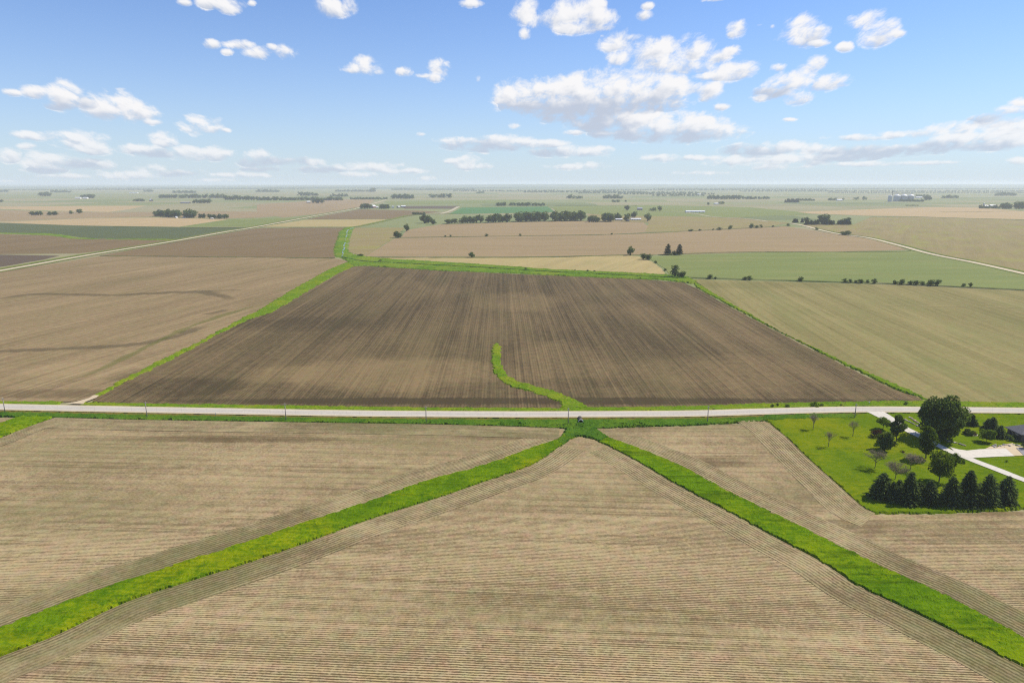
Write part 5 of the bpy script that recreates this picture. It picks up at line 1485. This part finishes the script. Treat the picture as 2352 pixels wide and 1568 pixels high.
barn(1442, 508.6, 6, 4, 10, .3, B_DARK, B_ROOFG, 'grey farmhouse between the white sheds', 'house', name='house')
barn(1461, 505.6, 23, 4, 14, .02, B_WHITE, B_ROOFW, 'long white shed right of the rounded tree', 'shed', doors=4, name='shed')
barn(1470, 482.8, 11, 6, 14, .05, B_PINK, B_ROOFG, 'weathered pinkish barn alone in the far field')
barn(1598, 488.4, 43, 4.2, 24, .0, B_WHITE, B_ROOFW, 'very long low white poultry barn', doors=5)
barn(1646, 469.8, 9, 3.4, 18, .1, B_WHITE, B_ROOFW, 'small white barn at the far farm right of centre')
barn(1929, 461.4, 12, 3.6, 20, .1, B_WHITE, B_ROOFW, 'white shed left of the round far trees', 'shed', name='shed')
barn(2112, 455, 13, 3, 20, 0, B_WHITE, B_ROOFW, 'white shed behind the grain bin hedge', 'shed', name='shed')
barn(2282, 475.5, 14, 5, 16, .05, B_WHITE, B_ROOFW, 'white barn beside the silo at right')
barn(2266, 476, 9, 4.5, 12, .3, B_PINK, B_ROOFG, 'faded pink barn left of the silo farm barn')
barn(1608, 447.5, 15, 2.0, 25, 0, B_WHITE, B_ROOFW, 'far white building within the hazy wood', 'building', name='building')

# grain bins and elevator leg
def bin_(x, yb, wpx, hw, hr, label):
    p = at(x, yb, 0.0); s = px_per_m(p)
    r_, Hw, Hr = wpx / s / 2, hw / s, hr / s
    e = empty('grain_bin', p, 0); tag(e, label, 'grain bin', 'grain bins of the far elevator')
    MB().tube([(0, 0, -.5), (0, 0, Hw)], [r_, r_], 28, cap=False).build('wall', B_GALV, e, smooth=True)
    rf = MB().tube([(0, 0, Hw - .6), (0, 0, Hw + .1), (0, 0, Hw + Hr * .9), (0, 0, Hw + Hr)], [r_ * 1.03, r_ * 1.03, r_ * .12, r_ * .10], 28).build('roof', B_CONE, e)
    MB().tube([(0, 0, Hw + Hr), (0, 0, Hw + Hr + r_ * .15)], [r_ * .08, r_ * .08], 10).build('vent', B_GALV, rf)
bin_(2043.5, 463.4, 9, 13.5, 1.8, 'narrow grain bin at the left of the elevator')
bin_(2059, 462.6, 14.5, 13, 3.4, 'left one of the three wide grain bins')
bin_(2075, 462.6, 15, 13, 3.8, 'middle one of the three wide grain bins')
bin_(2091, 462.6, 14, 13, 3.6, 'right one of the three wide grain bins')
p = at(2047.5, 463.4); s = px_per_m(p)
e = empty('elevator_leg', p); tag(e, 'tall dark elevator leg rising over the grain bins', 'elevator')
MB().tube([(0, 0, -.5), (0, 0, 22 / s)], [.55 / s, .55 / s], 4).build('leg_casing', B_BLACK, e)
MB().box(-.9 / s, -.9 / s, 22 / s, 1.1 / s, .9 / s, 24.2 / s).build('head_house', B_BLACK, e)
MB().box(.5 / s, -.35 / s, 18.2 / s, 47 / s, .35 / s, 19.0 / s).build('catwalk', B_GALV, e)
MB().box(-1.8 / s, -2.0 / s, -.3, 1.8 / s, 2.0 / s, 1.9 / s).build('pit_shed', B_ROOFW, e)
p = at(2259, 475); s = px_per_m(p)
e = empty('silo', p); tag(e, 'pale silo with domed cap at the right farm', 'silo')
MB().tube([(0, 0, -.5), (0, 0, 7 / s)], [1.7 / s, 1.7 / s], 18, cap=False).build('shaft', B_GALV, e, smooth=True)
MB().tube([(0, 0, 7 / s), (0, 0, 8 / s), (0, 0, 8.7 / s), (0, 0, 8.9 / s)], [1.75 / s, 1.4 / s, .7 / s, .1 / s], 18).build('dome', B_ROOFW, e, smooth=True)

# ------------------------------------------------------------------ utility poles along the road
def pole(x, yb, hpx, label):
    p = at(x, yb, .35); H = mh(x, yb, hpx, .35)
    e = empty('utility_pole', p, 0.03); tag(e, label, 'utility pole', 'utility poles along the road')
    MB().tube([(0, 0, -.6), (0, 0, H * .5), (0, 0, H)], [.21, .18, .145], 10).build('shaft', B_WOOD, e, smooth=True)
    MB().box(-.55, -.075, H - .62, .55, .065, H - .48).build('crossarm', B_WOOD, e)
    for sx in (-.45, .45):
        MB().tube([(sx, 0, H - .479), (sx, 0, H - .40), (sx, 0, H - .26), (sx, 0, H - .2)], [.03, .07, .07, .03], 8).build('insulator', B_TRIM, e)
    MB().tube([(0, 0, H), (0, 0, H + .12), (0, 0, H + .26)], [.04, .075, .03], 8).build('top_insulator', B_TRIM, e)
    return e
for x, yb, h, lab in ((12, 948, 35, 'utility pole at the left edge of the view'), (338, 959, 37, 'utility pole right of the field entrance'), (657, 964.2, 38, 'utility pole in the left half, third along the road'),
                      (979, 969.6, 37, 'utility pole left of the hooked waterway'), (1305, 974, 37.5, 'utility pole beside the culvert'), (1625, 969, 37, 'utility pole between the culvert and the lawn'), (1963, 960, 33.5, 'utility pole at the top of the lawn by the driveway')):
    pole(x, yb, h, lab)
# marker post and mailbox
p = at(495.7, 957, .5)
e = empty('marker_post', p); tag(e, 'short marker post in the roadside ditch', 'post')
MB().box(-.07, -.05, -.4, .07, .05, 1.7).build('post', B_WOOD, e); MB().box(-.14, -.09, 1.25, .14, -.052, 1.95).build('plate', B_TRIM, e)
p = at(1996, 928.5, .7)
e = empty('mailbox', p); tag(e, 'small pale mailbox on the far verge opposite the driveway', 'mailbox')
MB().box(-.06, -.06, -.4, .06, .06, 1.0).build('post', B_WOOD, e)
bx_ = MB().tube([(0, -.3, 1.2), (0, .3, 1.2)], [.2, .2], 12); bx_.build('box', B_TRIM, e)

# culvert under the road
cp_ = at(1334, 969.5, .55)
e = empty('culvert_pipe', (cp_[0], cp_[1], -.15)); tag(e, 'corrugated culvert mouth with pale rim under the road', 'culvert')
def ring(r0, r1, y0, y1, sides=20):
    b = MB(); V = []; th = [2 * math.pi * k / sides for k in range(sides)]
    for (rr, yy) in ((r1, y0), (r1, y1), (r0, y1), (r0, y0)):
        V += [(rr * math.cos(t), yy, .95 + rr * math.sin(t)) for t in th]
    F = []
    for q in range(4):
        for k in range(sides):
            k2 = (k + 1) % sides; q2 = (q + 1) % 4
            F.append((q * sides + k, q * sides + k2, q2 * sides + k2, q2 * sides + k))
    return b.add(V, F)
ring(.90, 1.0, 0.25, 5.0).build('pipe', B_RUST, e, smooth=True)
ring(.88, 1.10, -.05, .25).build('rim', B_TRIM, e)
MB().tube([(0, 4.6, .95), (0, 4.62, .95)], [.9, .9], 16).build('dark_end_disc', B_BLACK, e)  # black disc standing in for the darkness deep inside the pipe

# ------------------------------------------------------------------ house at the right edge
hp_ = at(2331, 1013, LZ)
hx0, hy0 = float(hp_[0]) + 2.6, float(hp_[1])
house = empty('house', (hx0, hy0, LZ - .1), R(2)); tag(house, 'brown brick house with grey shingle hip roof at the right edge', 'house')
HL, HD, ZE, ZR = 20.0, 8.0, 3.0, 5.9
MB().box(0, 0, -.3, HL, HD, ZE).build('wall', B_BRICK, house)
ov = .7
def hip(x0, y0, x1, y1, ze, zr, inset, th=.22):
    b = MB(); ym = (y0 + y1) / 2
    V = []
    for dz in (0, th):
        V += [(x0, y0, ze + dz), (x1, y0, ze + dz), (x1, y1, ze + dz), (x0, y1, ze + dz), (x0 + inset, ym, zr + dz), (x1 - inset, ym, zr + dz)]
    T = [(0, 1, 5, 4), (1, 2, 5), (2, 3, 4, 5), (3, 0, 4)]
    F = [tuple(i + 6 for i in f) for f in T] + [f[::-1] for f in T] + [(0, 1, 7, 6), (1, 2, 8, 7), (2, 3, 9, 8), (3, 0, 6, 9)]
    return b.add(V, F)
rf = hip(-ov - .3, -ov, HL + ov, HD + ov, ZE - .02, ZR, 6.0).build('roof', B_SHING, house)
# front gable wing toward the viewer
gx0, gx1, gy0 = 3.2, 11.0, -3.4
g_ = MB(); zr2 = ZE + (gx1 - gx0) * .30
g_.add([(gx0, gy0, -.3), (gx1, gy0, -.3), (gx1, gy0, ZE), ((gx0 + gx1) / 2, gy0, zr2), (gx0, gy0, ZE), (gx0, -.01, -.3), (gx1, -.01, -.3), (gx1, -.01, ZE), (gx0, -.01, ZE)],
       [(0, 1, 2, 3, 4), (5, 0, 4, 8), (1, 6, 7, 2)]).build('gable_wall', B_BRICK, house)
gr = gable_roof(9.2, gx1 - gx0, ZE, zr2 + .08, ov=.55, th=.2).build('gable_roof', B_SHING, house)
gr.rotation_euler = (0, 0, math.pi / 2); gr.location = ((gx0 + gx1) / 2, gy0 + 4.1, .0)
def window(x, y, z, wd, hh_, along='x'):
    f = MB()
    t = .09
    if along == 'x':
        f.box(x, y - .08, z, x + wd, y - .004, z + t).box(x, y - .08, z + hh_ - t, x + wd, y - .004, z + hh_).box(x, y - .08, z + t, x + t, y - .004, z + hh_ - t).box(x + wd - t, y - .08, z + t, x + wd, y - .004, z + hh_ - t)
        fo = f.build('window', B_TRIM, house)
        MB().box(x + t, y - .04, z + t, x + wd - t, y - .006, z + hh_ - t).build('pane', B_GLASS, fo)
    else:
        f.box(x - .08, y, z, x - .004, y + wd, z + t).box(x - .08, y, z + hh_ - t, x - .004, y + wd, z + hh_).box(x - .08, y, z + t, x - .004, y + t, z + hh_ - t).box(x - .08, y + wd - t, z + t, x - .004, y + wd, z + hh_ - t)
        fo = f.build('window', B_TRIM, house)
        MB().box(x - .04, y + t, z + t, x - .006, y + wd - t, z + hh_ - t).build('pane', B_GLASS, fo)
window(1.0, 0, .9, 1.5, 1.4); window(5.2, gy0, .9, 2.2, 1.4); window(13.0, 0, .9, 1.8, 1.4)
window(0, 2.0, .9, 1.6, 1.4, 'y'); window(0, 5.2, .2, 1.1, 2.1, 'y')
MB().box(8.4, gy0 - .07, 0, 9.4, gy0 - .003, 2.1).build('door', B_DOOR, house)
# porch at the left end
MB().box(-3.6, 1.5, -.25, -.003, 6.5, .12).build('patio_slab', M_DRIVE, house)
for py in (.4, 5.5):
    MB().box(-.95, py - .13, .12, -.69, py + .13, ZE - .04).build('porch_post', B_BLACK, house)
MB().box(-4.2, 3.6, 0, -4.0, 8.6, 1.05).build('patio_wall', B_TRIM, house)
for k in range(6):
    MB().box(-4.35, 3.7 + k * .85, 1.25, -2.1, 3.82 + k * .85, 1.40).build('pergola_slat', B_WOOD, house)
for px_, py_ in ((-4.2, 3.75), (-4.2, 8.0), (-2.3, 3.75), (-2.3, 8.0)):
    MB().box(px_ - .06, py_ - .06, 0, px_ + .06, py_ + .06, 1.25).build('pergola_post', B_WOOD, house)

# ------------------------------------------------------------------ landscape rocks
def rock_mesh(i):
    r = np.random.default_rng(1200 + i)
    bm = bmesh.new(); bmesh.ops.create_icosphere(bm, subdivisions=2, radius=.5)
    for v in bm.verts:
        n = 0.75 + 0.5 * float(vnoise(np.array([v.co.x * 3 + i * 9]), np.array([v.co.y * 3 + v.co.z * 5]), 1.0)[0]) + r.normal() * .03
        v.co *= n
        v.co.z *= .6
        v.co.y *= .75
    me = bpy.data.meshes.new('rock'); bm.to_mesh(me); bm.free()
    return me
M_ROCK = [plain_mat('pale_fieldstone', (.48, .44, .38), .35, 2.5, .9, .1), plain_mat('grey_fieldstone', (.27, .25, .24), .35, 2.5, .9, .1), plain_mat('pink_fieldstone', (.40, .30, .24), .3, 2.5, .9, .1)]
ROCKS = []
for k in range(3):
    for i in range(3):
        me = rock_mesh(i + k * 3); me.materials.append(M_ROCK[k]); ROCKS.append(me)
rr_ = np.random.default_rng(77)
def rocks(x0, y0, x1, y1, n, size, label, spread=.8):
    for k in range(n):
        t = (k + .5) / n
        p = at(x0 + (x1 - x0) * t, y0 + (y1 - y0) * t, LZ - .12)
        p = p + np.array([rr_.normal() * spread * .4, rr_.normal() * spread, 0])
        o = link('rock', ROCKS[rr_.integers(0, 9)], None, p + np.array([0, 0, size * .1]), rr_.random() * 6.28)
        s_ = size * (.6 + .8 * rr_.random()); o.scale = (s_, s_, s_)
        tag(o, label, 'rock', label)
rocks(2076, 962, 2114, 981, 13, 1.1, 'fieldstone in the front rock row left of the great tree', .3)
rocks(2087, 957.5, 2112, 973, 9, 1.0, 'fieldstone in the back rock row left of the great tree', .3)
rocks(2173, 1010.5, 2216, 1022.5, 14, .9, 'fieldstone in the rock row right of the great tree', .4)
rocks(2279, 1026.3, 2318, 1022.5, 11, 1.1, 'fieldstone in the rock bed above the driveway pad', .6)
rocks(2328, 1021.5, 2344, 1023, 6, .8, 'fieldstone beside the house wall', .4)
def ring_path(cx_, cy_, rx, label):
    c = at(cx_, cy_, LZ); s_ = rx / px_per_m(c)
    b = MB(); n = 28; V = []; F = []
    for k in range(n):
        a = 2 * math.pi * k / n
        for rad_, z in ((s_ * .82, .0), (s_ * .82, .12), (s_, .12), (s_, .0)):
            V.append((rad_ * math.cos(a), rad_ * math.sin(a), z))
    for k in range(n):
        k2 = (k + 1) % n
        for q in range(4):
            q2 = (q + 1) % 4
            F.append((k * 4 + q, k2 * 4 + q, k2 * 4 + q2, k * 4 + q2))
    e = b.add(V, F).build('bed_edging', M_DRIVE); e.location = c - np.array([0, 0, .06])
    tag(e, label, 'edging')
ring_path(2236, 997.5, 8.5, 'pale curved stone edging of the shrub bed')
sandy = sheet('sandy_bed', [(2262,1029.8),(2276,1024.5),(2292,1026),(2300,1021),(2314,1019),(2326,1017),(2333,1024),(2350,1025),(2350,1028),(2333,1028.2),(2300,1029.6)], M_PINK, 0, z=LZ + .0, ragged=.15, step=1.0)
tag(sandy, 'pinkish sandy bed around the rocks above the driveway pad', 'bed', kind='structure')

# ------------------------------------------------------------------ haze
def haze_mat(density):
    m, g = new_mat('summer_haze')
    v = g.n('ShaderNodeVolumePrincipled')
    v.inputs['Color'].default_value = (.87, .95, 1.0, 1)
    v.inputs['Density'].default_value = density
    v.inputs['Anisotropy'].default_value = 0.1
    o = g.n('ShaderNodeOutputMaterial')
    g.nt.links.new(v.outputs[0], o.inputs['Volume'])
    return m
hz = MB().box(-44000, -1500, -5.0, 44000, 44000, 128.0).build('haze', haze_mat(7.0e-5))
tag(hz, 'thin summer haze over the whole plain', 'haze', kind='stuff')
